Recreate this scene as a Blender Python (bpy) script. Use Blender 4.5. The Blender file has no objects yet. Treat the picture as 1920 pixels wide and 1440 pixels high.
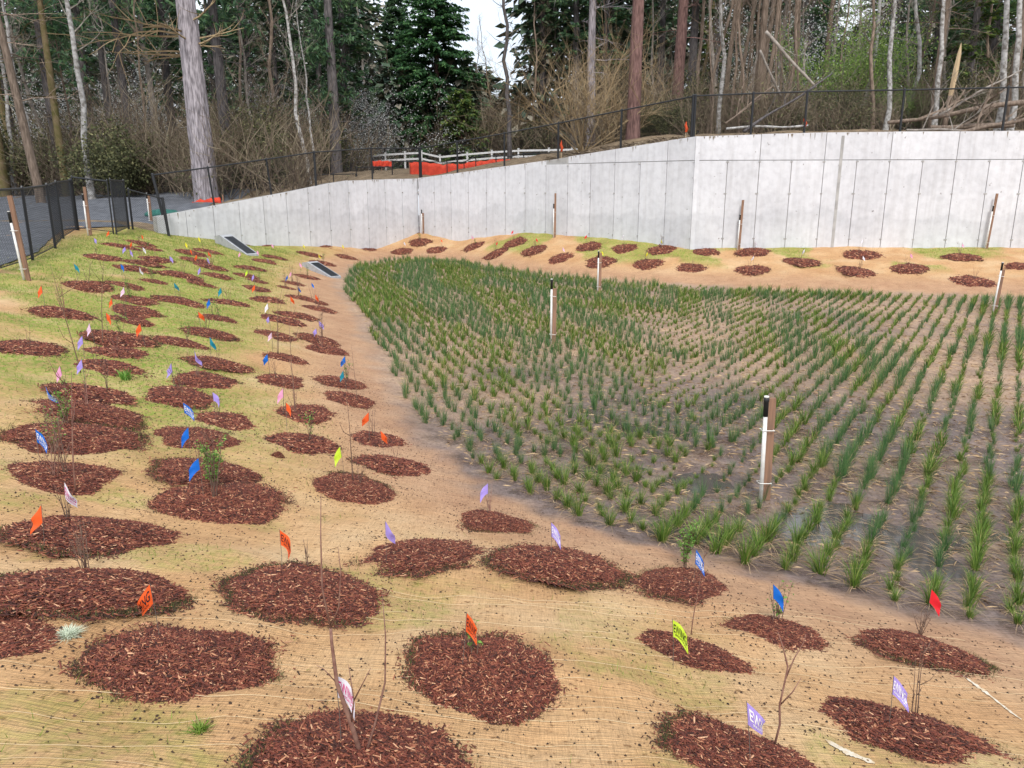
import bpy, math, random
import numpy as np
from mathutils import Vector, Matrix
random.seed(7); rng = np.random.default_rng(7)
S = bpy.context.scene; C = S.collection
R = math.radians
# ---------------------------------------------------------------- camera, sky, sun, exposure
F = 1442.0; P = R(14.2); CZ = 3.3
cam = bpy.data.cameras.new('camera'); co = bpy.data.objects.new('camera', cam); C.objects.link(co)
cam.sensor_width = 36; cam.lens = 36 * F / 1920; cam.clip_start = .1; cam.clip_end = 900
co.location = (0, 0, CZ); co.rotation_euler = (math.pi / 2 - P, 0, 0); S.camera = co
SUN_EL, SUN_AZ = R(50), R(176)
w = bpy.data.worlds.new('World'); S.world = w; w.use_nodes = True
nt = w.node_tree; bg = nt.nodes['Background']
sky = nt.nodes.new('ShaderNodeTexSky'); sky.sky_type = 'NISHITA'; sky.sun_disc = False
sky.sun_elevation = SUN_EL; sky.sun_rotation = SUN_AZ; sky.air_density = 1.0; sky.dust_density = 3.0
tc = nt.nodes.new('ShaderNodeTexCoord'); nz = nt.nodes.new('ShaderNodeTexNoise')
nz.inputs['Scale'].default_value = 2.2; nz.inputs['Detail'].default_value = 5
nt.links.new(tc.outputs['Generated'], nz.inputs['Vector'])
cl = nt.nodes.new('ShaderNodeValToRGB')
cl.color_ramp.elements[0].position = .35; cl.color_ramp.elements[0].color = (8.6, 9.6, 10.9, 1)
cl.color_ramp.elements[1].position = .65; cl.color_ramp.elements[1].color = (11.6, 11.9, 12.3, 1)
nt.links.new(nz.outputs['Fac'], cl.inputs['Fac'])
mx = nt.nodes.new('ShaderNodeMix'); mx.data_type = 'RGBA'; mx.inputs['Factor'].default_value = .82
nt.links.new(sky.outputs[0], mx.inputs['A']); nt.links.new(cl.outputs[0], mx.inputs['B'])
nt.links.new(mx.outputs['Result'], bg.inputs['Color']); bg.inputs['Strength'].default_value = .093
sl = bpy.data.lights.new('sun', 'SUN'); sl.energy = 2.0; sl.angle = R(10); sl.color = (1, .965, .91)
so = bpy.data.objects.new('sun', sl); C.objects.link(so)
so.rotation_euler = (math.pi / 2 - SUN_EL, 0, -SUN_AZ + math.pi)
S.view_settings.view_transform = 'Standard'; S.view_settings.look = 'None'
S.view_settings.exposure = .5; S.view_settings.gamma = 1; S.view_settings.use_curve_mapping = False

# ---------------------------------------------------------------- terrain functions
_L = rng.random((64, 64))
def vn(x, y):
    xi = np.floor(x).astype(int); yi = np.floor(y).astype(int); fx = x - xi; fy = y - yi
    fx = fx * fx * (3 - 2 * fx); fy = fy * fy * (3 - 2 * fy)
    a = _L[xi % 64, yi % 64]; b = _L[(xi + 1) % 64, yi % 64]; c = _L[xi % 64, (yi + 1) % 64]; d = _L[(xi + 1) % 64, (yi + 1) % 64]
    return (a * (1 - fx) + b * fx) * (1 - fy) + (c * (1 - fx) + d * fx) * fy
def fbm(x, y, o=3):
    s = 0; a = .5
    for i in range(o):
        s = s + a * vn(x * 2 ** i + 17.3 * i, y * 2 ** i + 9.1 * i); a *= .5
    return s / (1 - .5 ** o)
def smx(a, b, k=.25):
    h = np.clip(.5 + .5 * (a - b) / k, 0, 1); return b * (1 - h) + a * h + k * h * (1 - h)
def ss(a, b, x):
    t = np.clip((x - a) / (b - a), 0, 1); return t * t * (3 - 2 * t)
LY = [-5, 5, 7.7, 12, 18.2, 23, 27.3, 33.6, 38, 60]; LX = [1.4, .6, -.25, -1.75, -3.45, -4.8, -6.05, -6.8, -5.5, -5.5]
FX = [-40, -6, -2.8, .9, 4, 7.9, 15.5, 30]; FY = [39, 38, 37, 31, 28, 25.8, 23.8, 22]; FS = [.25, .25, .26, .24, .22, .2, .17, .17]
def bowl(x, y):      # signed height above the basin floor before clamping
    l = (np.interp(y, LY, LX) - x) * .229
    n = (x * -.549 + (y - 7.7) * -.835) * .25
    f = (y - np.interp(x, FX, FY)) * np.interp(x, FX, FS)
    return smx(smx(l, n, .3), f, .2)
PUD = []
def H(x, y):
    x = np.asarray(x, float); y = np.asarray(y, float)
    b = bowl(x, y)
    z = smx(b, 0 * b, .12)
    cap = 1.6 + .45 * ss(14, 32, y)
    z = -smx(-z, -cap, .25)
    sl_ = ss(.05, .5, b)
    z = z + sl_ * ((fbm(x * .9 + y * .3, y * 1.1, 2) - .5) * .13 + (fbm(x * 3.1, y * 3.1, 2) - .5) * .05)
    z = z + (1 - sl_) * ((fbm(x * 1.3, y * 1.3, 3) - .5) * .05 + (fbm(x * 5.3, y * 6.3, 3) - .5) * .028)
    for px_, py_, r_, d_ in PUD:
        z = z - d_ * np.exp(-((x - px_) ** 2 + (y - py_) ** 2) / (r_ * r_)) * (1 - sl_)
    return z
# wall line: left end of the wing wall, inner corner, bend, right end
WP = [(-13.6, 30.1), (-4.95, 42.0), (7.1, 31.0), (24.0, 29.6)]
def wy(x): return np.interp(x, [-60, -13.6, -4.95, 7.1, 24, 60], [33, 30.1, 42, 31, 29.6, 28])
def wtop(x): return np.interp(x, [-60, -13.64, -13.6, -9.7, -8.1, -4.95, 1, 3.9, 7.1, 12, 60], [2.05, 2.05, 2.3, 3.25, 3.7, 3.87, 4.5, 4.88, 5.28, 5.4, 5.5])
def HU(x, y):
    x = np.asarray(x, float); y = np.asarray(y, float)
    d = np.maximum(y - wy(x), 0); t = wtop(x)
    inn = np.where(x > -13.6, -.12, 0)
    t = np.where(x < -13.62, t * ss(.3, 3.5, d) + H(x, y) * (1 - ss(.3, 3.5, d)), t)
    a = t + inn + .06 * np.minimum(d, 10) + .012 * np.maximum(d - 10, 0)
    far = np.interp(x, [-50, -25, -15, -5, 5, 12, 40], [3.0, 3.2, 4.2, 5.3, 5.6, 6.9, 7.8])
    m = ss(6, 28, d)
    z = a * (1 - m) + far * m + (fbm(x * .35, y * .35, 3) - .5) * .6 * ss(1, 9, d)
    return z
cP, sP = math.cos(P), math.sin(P)
def ray(px, py):
    u = (px - 960) / F; v = (720 - py) / F
    return np.array([u, cP + v * sP, -sP + v * cP])
TT = np.geomspace(1.2, 60, 2600)
def hit(px, py):
    d = ray(px, py); z = CZ + d[2] * TT - H(d[0] * TT, d[1] * TT)
    i = int(np.argmax(z < 0)); 
    if i == 0: i = len(TT) - 1
    a = z[i - 1] / (z[i - 1] - z[i]); t = TT[i - 1] + a * (TT[i] - TT[i - 1])
    x, y = d[0] * t, d[1] * t
    return float(x), float(y), float(H(x, y)), float(t)
def col(px, Y, z=3.5):      # world X of an image column at distance Y
    return (px - 960) / F * (Y * cP + (CZ - z) * sP)
def zat(py, Y):             # world z of an image row at distance Y (near the middle columns)
    return CZ + Y * math.tan(math.atan((720 - py) / F) - P)
for px_, py_, r_, d_ in [(1560, 955, .45, .05), (1840, 1000, .5, .045), (1690, 1005, .35, .04), (1150, 885, .7, .05), (1340, 1000, .45, .045),
                         (1245, 1000, .35, .04), (1190, 800, .6, .045), (1480, 985, .4, .05), (1780, 1065, .35, .04), (1330, 905, .4, .035), (1500, 850, .4, .03), (1660, 900, .3, .03)]:
    x, y, z, t = hit(px_, py_); PUD.append((x, y, r_, d_))

# ---------------------------------------------------------------- mesh helpers
def mesh_np(name, V, Fs, mats, mi=None, smooth=False):
    """V (n,3); Fs (m,k) equal-arity faces or list of such arrays"""
    if not isinstance(Fs, (list, tuple)): Fs = [Fs]
    Fs = [np.asarray(f, np.int32) for f in Fs if len(f)]
    me = bpy.data.meshes.new(name)
    V = np.asarray(V, np.float32)
    me.vertices.add(len(V)); me.vertices.foreach_set('co', V.ravel())
    n = sum(len(f) for f in Fs); ll = np.concatenate([f.ravel() for f in Fs])
    me.loops.add(len(ll)); me.loops.foreach_set('vertex_index', ll)
    tot = np.concatenate([np.full(len(f), f.shape[1], np.int32) for f in Fs])
    st = np.concatenate([[0], np.cumsum(tot)[:-1]]).astype(np.int32)
    me.polygons.add(n); me.polygons.foreach_set('loop_start', st)
    try: me.polygons.foreach_set('loop_total', tot)
    except Exception: pass
    for m in mats: me.materials.append(m)
    if mi is not None: me.polygons.foreach_set('material_index', np.asarray(mi, np.int32))
    if smooth: me.polygons.foreach_set('use_smooth', np.ones(n, bool))
    me.update(calc_edges=True); me.validate(); return me
class MB:
    def __init__(s): s.v = []; s.f = []; s.m = []
    def add(s, vs, fs, m=0):
        o = len(s.v); s.v += [tuple(v) for v in vs]; s.f += [tuple(i + o for i in f) for f in fs]; s.m += [m] * len(fs)
    def box(s, cx, cy, cz, sx, sy, sz, m=0, M=None):
        vs = [Vector((cx + a * sx / 2, cy + b * sy / 2, cz + c * sz / 2)) for c in (-1, 1) for a, b in ((-1, -1), (1, -1), (1, 1), (-1, 1))]
        if M: vs = [M @ v for v in vs]
        s.add(vs, [(3, 2, 1, 0), (4, 5, 6, 7), (0, 1, 5, 4), (1, 2, 6, 5), (2, 3, 7, 6), (3, 0, 4, 7)], m)
    def tube(s, pts, rad, n=6, m=0, cap=True):
        pts = [Vector(p) for p in pts]; k = len(pts)
        if not hasattr(rad, '__len__'): rad = [rad] * k
        o = len(s.v)
        for i, p in enumerate(pts):
            d = (pts[min(i + 1, k - 1)] - pts[max(i - 1, 0)])
            if d.length < 1e-9: d = Vector((0, 0, 1))
            d.normalize(); a = d.cross(Vector((0, 1, 0)) if abs(d.y) < .9 else Vector((1, 0, 0))).normalized(); b = d.cross(a)
            for j in range(n):
                t = 2 * math.pi * j / n
                s.v.append(tuple(p + (a * math.cos(t) + b * math.sin(t)) * rad[i]))
        for i in range(k - 1):
            for j in range(n):
                s.f.append((o + i * n + j, o + i * n + (j + 1) % n, o + (i + 1) * n + (j + 1) % n, o + (i + 1) * n + j)); s.m.append(m)
        if cap:
            s.f.append(tuple(o + (k - 1) * n + j for j in range(n))); s.m.append(m)
            s.f.append(tuple(o + n - 1 - j for j in range(n))); s.m.append(m)
    def mesh(s, name, mats, smooth=False):
        me = bpy.data.meshes.new(name); me.from_pydata(s.v, [], s.f)
        for m in mats: me.materials.append(m)
        if len(mats) > 1: me.polygons.foreach_set('material_index', s.m)
        if smooth: me.polygons.foreach_set('use_smooth', [True] * len(s.f))
        me.update(); return me
def link(name, me, parent=None, loc=None, label=None, cat=None, group=None, kind=None):
    o = bpy.data.objects.new(name, me); C.objects.link(o)
    if parent: o.parent = parent
    if loc is not None: o.location = loc
    if label: o['label'] = label
    if cat: o['category'] = cat
    if group: o['group'] = group
    if kind: o['kind'] = kind
    return o
def thing(name, label, cat, loc=(0, 0, 0), rz=0, group=None):
    o = link(name, None, None, loc, label, cat, group); o.rotation_euler = (0, 0, rz); return o
def copy_tree(o, parent=None):
    c = o.copy(); C.objects.link(c); c.parent = parent
    for ch in list(o.children):
        copy_tree(ch, c)
    return c
ORD = ['first', 'second', 'third', 'fourth', 'fifth', 'sixth', 'seventh', 'eighth', 'ninth', 'tenth', 'eleventh', 'twelfth', 'thirteenth', 'fourteenth', 'fifteenth',
       'sixteenth', 'seventeenth', 'eighteenth', 'nineteenth']
def ordw(i):
    if i < 19: return ORD[i]
    t, u = divmod(i + 1, 10); T = ['', '', 'twent', 'thirt', 'fort', 'fift', 'sixt', 'sevent', 'eight', 'ninet'][t]
    return T + 'ieth' if u == 0 else T + 'y-' + ORD[u - 1]

# ---------------------------------------------------------------- materials
def mat(name, base, rough=.85, var=None, scale=8, island=None, bump=0, bscale=30, spec=.3, stretch=None, objvar=0, trans=0, detail=4, contrast=(.35, .65)):
    m = bpy.data.materials.new(name); m.use_nodes = True; t = m.node_tree; b = t.nodes['Principled BSDF']
    b.inputs['Roughness'].default_value = rough; b.inputs['Specular IOR Level'].default_value = spec
    L = t.links.new; N = t.nodes.new
    tcn = N('ShaderNodeTexCoord'); vec = tcn.outputs['Object']
    if stretch:
        mp = N('ShaderNodeMapping'); mp.inputs['Scale'].default_value = stretch; L(vec, mp.inputs['Vector']); vec = mp.outputs[0]
    out = None
    if var:
        n = N('ShaderNodeTexNoise'); n.inputs['Scale'].default_value = scale; n.inputs['Detail'].default_value = detail; L(vec, n.inputs['Vector'])
        r = N('ShaderNodeValToRGB'); r.color_ramp.elements[0].position = contrast[0]; r.color_ramp.elements[1].position = contrast[1]
        r.color_ramp.elements[0].color = (*base, 1); r.color_ramp.elements[1].color = (*var, 1); L(n.outputs['Fac'], r.inputs['Fac']); out = r.outputs[0]
    if island:      # list of (pos, colour) by random per island
        g = N('ShaderNodeNewGeometry'); r = N('ShaderNodeValToRGB'); e = r.color_ramp.elements
        while len(e) < len(island): e.new(.5)
        for k, (p_, c_) in enumerate(island): e[k].position = p_; e[k].color = (*c_, 1)
        L(g.outputs['Random Per Island'], r.inputs['Fac']); out = r.outputs[0]
    if objvar:
        oi = N('ShaderNodeObjectInfo'); hs = N('ShaderNodeHueSaturation'); mr = N('ShaderNodeMapRange')
        mr.inputs['To Min'].default_value = 1 - objvar; mr.inputs['To Max'].default_value = 1 + objvar
        L(oi.outputs['Random'], mr.inputs['Value']); L(mr.outputs[0], hs.inputs['Value'])
        if out: L(out, hs.inputs['Color'])
        else: hs.inputs['Color'].default_value = (*base, 1)
        out = hs.outputs[0]
    if out: L(out, b.inputs['Base Color'])
    else: b.inputs['Base Color'].default_value = (*base, 1)
    if bump:
        n2 = N('ShaderNodeTexNoise'); n2.inputs['Scale'].default_value = bscale; n2.inputs['Detail'].default_value = 6; L(vec, n2.inputs['Vector'])
        bp = N('ShaderNodeBump'); bp.inputs['Strength'].default_value = bump; bp.inputs['Distance'].default_value = .02; L(n2.outputs['Fac'], bp.inputs['Height']); L(bp.outputs[0], b.inputs['Normal'])
    if trans:
        b.inputs['Subsurface Weight'].default_value = 0
        tr = N('ShaderNodeBsdfTranslucent'); ms = N('ShaderNodeMixShader'); ms.inputs[0].default_value = trans
        if out: L(out, tr.inputs['Color'])
        else: tr.inputs['Color'].default_value = (*base, 1)
        L(b.outputs[0], ms.inputs[1]); L(tr.outputs[0], ms.inputs[2]); L(ms.outputs[0], t.nodes['Material Output'].inputs['Surface'])
    return m

def ground_material():
    m = bpy.data.materials.new('jute_blanket_ground'); m.use_nodes = True; t = m.node_tree; b = t.nodes['Principled BSDF']
    L = t.links.new; N = t.nodes.new
    tcn = N('ShaderNodeTexCoord'); v = tcn.outputs['Object']
    def noise(s, d=4, vv=None, dist=0):
        n = N('ShaderNodeTexNoise'); n.inputs['Scale'].default_value = s; n.inputs['Detail'].default_value = d; n.inputs['Distortion'].default_value = dist
        L(vv or v, n.inputs['Vector']); return n.outputs['Fac']
    def ramp(f, *st):
        r = N('ShaderNodeValToRGB'); e = r.color_ramp.elements
        while len(e) < len(st): e.new(.5)
        for k, (p_, c_) in enumerate(st): e[k].position = p_; e[k].color = (*c_, 1)
        L(f, r.inputs['Fac']); return r.outputs[0]
    def mix(f, a, c, mode='MIX'):
        x = N('ShaderNodeMix'); x.data_type = 'RGBA'; x.blend_type = mode
        if isinstance(f, float): x.inputs['Factor'].default_value = f
        else: L(f, x.inputs['Factor'])
        for s_, q in (('A', a), ('B', c)):
            if isinstance(q, tuple): x.inputs[s_].default_value = (*q, 1)
            else: L(q, x.inputs[s_])
        return x.outputs['Result']
    def att(n_):
        a = N('ShaderNodeAttribute'); a.attribute_name = n_; return a.outputs['Fac']
    tan = ramp(noise(1.1, 6), (.3, (.52, .29, .135)), (.5, (.61, .37, .185)), (.72, (.68, .47, .27)))
    pink = ramp(noise(2.3, 6), (.3, (.42, .235, .14)), (.7, (.54, .335, .205)))
    c = mix(att('toe'), tan, pink)
    # fine weave: stretched noise lines across the slope and down it
    mp = N('ShaderNodeMapping'); mp.inputs['Scale'].default_value = (4, 90, 4); L(v, mp.inputs['Vector'])
    wl = noise(1.0, 3, mp.outputs[0], .4)
    mp2 = N('ShaderNodeMapping'); mp2.inputs['Scale'].default_value = (110, 5, 5); L(v, mp2.inputs['Vector'])
    wl2 = noise(1.0, 3, mp2.outputs[0], .3)
    c = mix(.48, c, ramp(wl, (.3, (.55, .5, .42)), (.62, (1.12, 1.1, 1.06))), 'MULTIPLY')
    c = mix(.28, c, ramp(wl2, (.32, (.6, .55, .5)), (.6, (1.1, 1.1, 1.1))), 'MULTIPLY')
    # sparse dark specks of bark dust
    sp = ramp(noise(26, 3), (.30, (.35, .27, .2)), (.40, (1, 1, 1)))
    c = mix(.8, c, sp, 'MULTIPLY')
    # grass coming through
    gm = N('ShaderNodeMath'); gm.operation = 'MULTIPLY'; gm.use_clamp = True
    g1 = ramp(noise(16, 5), (.38, (.35, .35, .35)), (.62, (1, 1, 1)))
    L(att('green'), gm.inputs[0]); L(g1, gm.inputs[1])
    gc = ramp(noise(2.2, 5), (.3, (.17, .23, .03)), (.52, (.21, .31, .03)), (.7, (.34, .34, .08)))
    c = mix(gm.outputs[0], c, gc)
    # mud of the basin floor
    mud = ramp(noise(1.4, 7), (.3, (.155, .118, .112)), (.5, (.215, .162, .15)), (.7, (.33, .235, .18)))
    mud = mix(.75, mud, ramp(noise(22, 6, None, .6), (.32, (.5, .46, .44)), (.6, (1.15, 1.12, 1.1))), 'MULTIPLY')
    drymud = ramp(noise(1.7, 7), (.3, (.33, .23, .17)), (.5, (.43, .30, .215)), (.7, (.53, .36, .24)))
    drymud = mix(.7, drymud, ramp(noise(18, 6, None, .6), (.3, (.5, .46, .44)), (.6, (1.12, 1.1, 1.08))), 'MULTIPLY')
    wetm = att('wet')
    mud2 = mix(wetm, drymud, mud)
    dark = ramp(noise(2.6, 8), (.36, (.55, .50, .50)), (.56, (1, 1, 1)))
    mud3 = mix(wetm, mud2, mix(1.0, mud2, dark, 'MULTIPLY'))
    c = mix(att('floor'), c, mud3)
    L(c, b.inputs['Base Color'])
    # roughness: wet mud shines
    rr = ramp(noise(2.6, 8), (.40, (.12, .12, .12)), (.62, (.55, .55, .55)))
    wf = N('ShaderNodeMath'); wf.operation = 'MULTIPLY'; L(wetm, wf.inputs[0]); L(att('floor'), wf.inputs[1])
    ro = mix(wf.outputs[0], (.9, .9, .9), rr); L(ro, b.inputs['Roughness'])
    b.inputs['Specular IOR Level'].default_value = .4
    # relief
    ad = N('ShaderNodeMath'); ad.operation = 'ADD'; L(wl, ad.inputs[0]); L(noise(14, 6), ad.inputs[1])
    ad2 = N('ShaderNodeMath'); ad2.operation = 'ADD'; L(ad.outputs[0], ad2.inputs[0]); L(wl2, ad2.inputs[1])
    bp = N('ShaderNodeBump'); bp.inputs['Strength'].default_value = .8; bp.inputs['Distance'].default_value = .03
    L(ad2.outputs[0], bp.inputs['Height']); L(bp.outputs[0], b.inputs['Normal'])
    return m
M = {}
M['ground'] = ground_material()
M['upland'] = mat('leaf_litter', (.13, .095, .06), .95, (.26, .19, .12), 3, bump=.8, bscale=9, detail=8)
M['asphalt'] = mat('asphalt', (.085, .09, .105), .8, (.14, .148, .168), 3, bump=.4, bscale=60)
M['mound'] = mat('mulch_soil', (.035, .016, .012), .95, (.07, .028, .02), 20, bump=1, bscale=40)
CH = [(0, (.028, .008, .005)), (.32, (.09, .021, .012)), (.66, (.175, .043, .024)), (.87, (.26, .08, .042)), (.96, (.42, .18, .09)), (1, (.66, .38, .22))]
M['chips'] = mat('bark_chips', (.1, .04, .03), .7, island=CH, spec=.4)
M['crumbs'] = mat('dark_crumbs', (.03, .02, .015), .9, island=[(0, (.025, .018, .014)), (.6, (.06, .035, .022)), (1, (.16, .09, .05))])
M['string'] = mat('jute_string', (.60, .46, .28), .9)
M['chalk'] = mat('chalk', (.62, .57, .48), .95, (.5, .38, .24), 25)
M['grass'] = mat('young_grass', (.1, .2, .03), .7, island=[(0, (.09, .15, .02)), (.5, (.16, .25, .035)), (.85, (.22, .33, .05)), (1, (.36, .36, .13))], trans=.25)
M['moss'] = mat('edge_moss', (.05, .06, .02), .9, island=[(0, (.03, .032, .014)), (.6, (.06, .07, .022)), (1, (.12, .13, .04))])
M['rush'] = mat('rush_blades', (.05, .12, .05), .6, island=[(0, (.04, .10, .036)), (.45, (.08, .18, .06)), (.8, (.14, .26, .085)), (.9, (.22, .28, .10)), (1, (.40, .32, .16))], trans=.3, objvar=.12)
M['sedge'] = mat('sedge_blades', (.12, .22, .03), .6, island=[(0, (.05, .10, .018)), (.45, (.11, .2, .03)), (.82, (.2, .3, .05)), (.93, (.38, .34, .12)), (1, (.5, .36, .17))], trans=.25, objvar=.12)
M['straw'] = mat('dead_blades', (.4, .26, .13), .8, island=[(0, (.24, .15, .09)), (.5, (.4, .27, .15)), (1, (.55, .40, .24))])
M['water'] = mat('puddle_water', (.075, .066, .062), .05, spec=.9)
M['black'] = mat('black_coated_steel', (.012, .013, .016), .45, spec=.5)
M['wire'] = mat('black_chain_link_wire', (.014, .015, .019), .5)
M['conc'] = None; M['inletconc'] = mat('grey_precast_concrete', (.30, .31, .33), .85, (.40, .41, .43), 6, bump=.3)
M['wood'] = mat('stake_wood', (.30, .17, .11), .85, (.2, .12, .085), 30, bump=.5, stretch=(1, 1, .1), objvar=.15)
M['pvc'] = mat('white_pipe', (.80, .80, .79), .4, (.62, .6, .57), 9, spec=.5)
M['cap'] = mat('black_cap', (.02, .02, .022), .5, (.03, .03, .03), 10)
M['tie'] = mat('white_cord', (.75, .74, .7), .7)
M['orangefab'] = mat('orange_barrier', (.72, .07, .03), .75, (.55, .05, .025), 6, bump=.3)
M['whiterail'] = mat('white_rail', (.72, .73, .75), .6)
M['tarp'] = mat('teal_sack', (.015, .10, .085), .6, (.03, .15, .12), 8, bump=.6)
M['grate'] = mat('steel_grate', (.07, .08, .10), .5, (.10, .11, .13), 30)
M['twig'] = mat('sapling_bark', (.12, .07, .05), .8, (.2, .13, .1), 30, objvar=.2)
M['twigred'] = mat('red_sapling_bark', (.19, .09, .07), .7, (.30, .17, .13), 30, objvar=.2)
M['leaf'] = mat('fresh_leaves', (.15, .32, .06), .6, island=[(0, (.08, .2, .03)), (.6, (.17, .36, .06)), (1, (.32, .5, .12))], trans=.35)
def concrete():
    m = bpy.data.materials.new('board_formed_concrete'); m.use_nodes = True; t = m.node_tree; b = t.nodes['Principled BSDF']
    L = t.links.new; N = t.nodes.new
    tcn = N('ShaderNodeNewGeometry'); v = tcn.outputs['Position']; oi = N('ShaderNodeObjectInfo')
    def noise(s, sc=None, d=6):
        vv = v
        if sc:
            mp = N('ShaderNodeMapping'); mp.inputs['Scale'].default_value = sc; L(v, mp.inputs['Vector']); vv = mp.outputs[0]
        n = N('ShaderNodeTexNoise'); n.inputs['Scale'].default_value = s; n.inputs['Detail'].default_value = d; L(vv, n.inputs['Vector']); return n.outputs['Fac']
    def ramp(f, *st):
        r = N('ShaderNodeValToRGB'); e = r.color_ramp.elements
        while len(e) < len(st): e.new(.5)
        for k, (p_, c_) in enumerate(st): e[k].position = p_; e[k].color = (c_[0], c_[1], c_[2], 1)
        L(f, r.inputs['Fac']); return r.outputs[0]
    def mul(a, c, f=1.0):
        x = N('ShaderNodeMix'); x.data_type = 'RGBA'; x.blend_type = 'MULTIPLY'; x.inputs['Factor'].default_value = f; L(a, x.inputs['A']); L(c, x.inputs['B']); return x.outputs['Result']
    c = ramp(noise(.55), (.3, (.58, .585, .62)), (.7, (.675, .68, .715)))
    c = mul(c, ramp(noise(4.5), (.3, (.9, .9, .9)), (.6, (1.03, 1.03, 1.03))))
    c = mul(c, ramp(noise(1.0, (7, 7, .35)), (.28, (.86, .85, .84)), (.55, (1, 1, 1))), .7)
    # cloudy grey pour line low on the wall: real lift stains in the concrete
    sx = N('ShaderNodeSeparateXYZ'); L(v, sx.inputs[0])
    md = N('ShaderNodeMath'); md.operation = 'MULTIPLY_ADD'; md.inputs[1].default_value = 1.6; L(noise(.8), md.inputs[0]); L(sx.outputs['Z'], md.inputs[2])
    band = ramp(md.outputs[0], (0, (1, 1, 1)), (1, (1, 1, 1)))
    mr = N('ShaderNodeMapRange'); mr.inputs['From Min'].default_value = 2.2; mr.inputs['From Max'].default_value = 4.2; L(md.outputs[0], mr.inputs['Value'])
    c = mul(c, ramp(mr.outputs[0], (0, (.93, .93, .92)), (.42, (.86, .865, .87)), (.5, (.99, .99, .99)), (1, (1, 1, 1))), .75)
    # pock marks
    c = mul(c, ramp(noise(7, None, 2), (.24, (.45, .42, .4)), (.27, (1, 1, 1))))
    mrr = N('ShaderNodeMapRange'); mrr.inputs['To Min'].default_value = .955; mrr.inputs['To Max'].default_value = 1.04; L(oi.outputs['Random'], mrr.inputs['Value'])
    hs = N('ShaderNodeHueSaturation'); L(c, hs.inputs['Color']); L(mrr.outputs[0], hs.inputs['Value'])
    L(hs.outputs[0], b.inputs['Base Color']); b.inputs['Roughness'].default_value = .8; b.inputs['Specular IOR Level'].default_value = .3
    bp = N('ShaderNodeBump'); bp.inputs['Strength'].default_value = .35; bp.inputs['Distance'].default_value = .02; L(noise(9), bp.inputs['Height']); L(bp.outputs[0], b.inputs['Normal'])
    return m
M['conc'] = concrete()
M['joint'] = mat('concrete_joint', (.31, .305, .30), .9, (.43, .42, .41), 3)
M['stain'] = mat('dirt_stain', (.17, .13, .09), .95, (.26, .22, .17), 9)
# barks and crowns
M['firbark'] = mat('fir_bark', (.135, .12, .13), .95, (.42, .38, .405), 5, bump=1, bscale=7, stretch=(3.2, 3.2, .42), detail=8)
M['darkbark'] = mat('dark_conifer_bark', (.05, .045, .047), .95, (.14, .125, .125), 5, bump=1, bscale=7, stretch=(3, 3, .5), objvar=.2)
M['redbark'] = mat('red_brown_bark', (.10, .055, .05), .95, (.23, .135, .12), 5, bump=1, bscale=7, stretch=(3, 3, .5))
M['brownbark'] = mat('brown_bark', (.12, .088, .066), .95, (.27, .205, .16), 5, bump=1, bscale=7, stretch=(3, 3, .5), objvar=.2)
M['palebark'] = mat('pale_mottled_bark', (.17, .155, .14), .9, (.46, .45, .44), 5, bump=.5, stretch=(1, 1, 1.1), objvar=.12, contrast=(.36, .6), detail=8)
M['greybark'] = mat('grey_twig_bark', (.18, .155, .135), .95, (.34, .30, .265), 4, objvar=.2)
M['mossbark'] = mat('mossy_bark', (.10, .09, .03), .95, (.19, .14, .08), 3, bump=.8, objvar=.15)
M['tanbark'] = mat('tan_twig_bark', (.25, .18, .10), .9, (.36, .27, .16), 4, objvar=.1)
M['brush'] = mat('brush_twigs', (.14, .085, .06), .95, island=[(0, (.09, .065, .05)), (.5, (.19, .145, .105)), (.8, (.29, .23, .16)), (1, (.42, .36, .25))])
M['brushgreen'] = mat('brush_leaves', (.05, .07, .02), .8, island=[(0, (.045, .05, .026)), (.5, (.09, .10, .045)), (.9, (.17, .17, .075)), (1, (.3, .28, .14))], trans=.2)
M['fir'] = mat('fir_needles', (.03, .06, .03), .8, island=[(0, (.036, .078, .05)), (.4, (.078, .155, .082)), (.8, (.13, .235, .11)), (1, (.21, .32, .14))], objvar=.15, trans=.35)
M['cedar'] = mat('cedar_sprays', (.03, .08, .035), .8, island=[(0, (.02, .06, .028)), (.4, (.055, .145, .06)), (.8, (.10, .23, .085)), (1, (.17, .33, .11))], trans=.35)
M['yew'] = mat('mossy_conifer_needles', (.06, .09, .03), .8, island=[(0, (.02, .045, .018)), (.4, (.075, .135, .04)), (.8, (.16, .24, .06)), (1, (.33, .38, .10))], objvar=.1, trans=.35)
M['bud'] = mat('spring_leaves', (.2, .36, .06), .7, island=[(0, (.11, .2, .05)), (.5, (.23, .38, .08)), (1, (.40, .52, .16))], trans=.4)
M['blossom'] = mat('white_blossom', (.7, .7, .68), .8, island=[(0, (.45, .47, .45)), (.6, (.7, .71, .7)), (1, (.82, .82, .82))], trans=.3)
M['far'] = mat('far_foliage', (.03, .05, .03), .9, island=[(0, (.035, .06, .045)), (.4, (.065, .105, .066)), (.65, (.10, .13, .08)), (.82, (.17, .15, .115)), (1, (.27, .25, .2))])
M['paletimber'] = mat('split_timber', (.55, .42, .26), .9, (.38, .27, .17), 6, bump=.4, stretch=(1, 1, .2))
FC = {'orange': (.88, .13, .03), 'purple': (.42, .32, .80), 'blue': (.012, .16, .66), 'teal': (.015, .27, .38), 'lime': (.62, .85, .06), 'white': (.80, .78, .86),
      'pink': (.85, .38, .62), 'red': (.82, .025, .04), 'yellow': (.86, .78, .04), 'palepink': (.85, .60, .80)}
for k, c_ in FC.items(): M['flag_' + k] = mat(k + '_flag_plastic', c_, .45, tuple(min(1, q * 1.12) for q in c_), 20, trans=.35, spec=.4)
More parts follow.
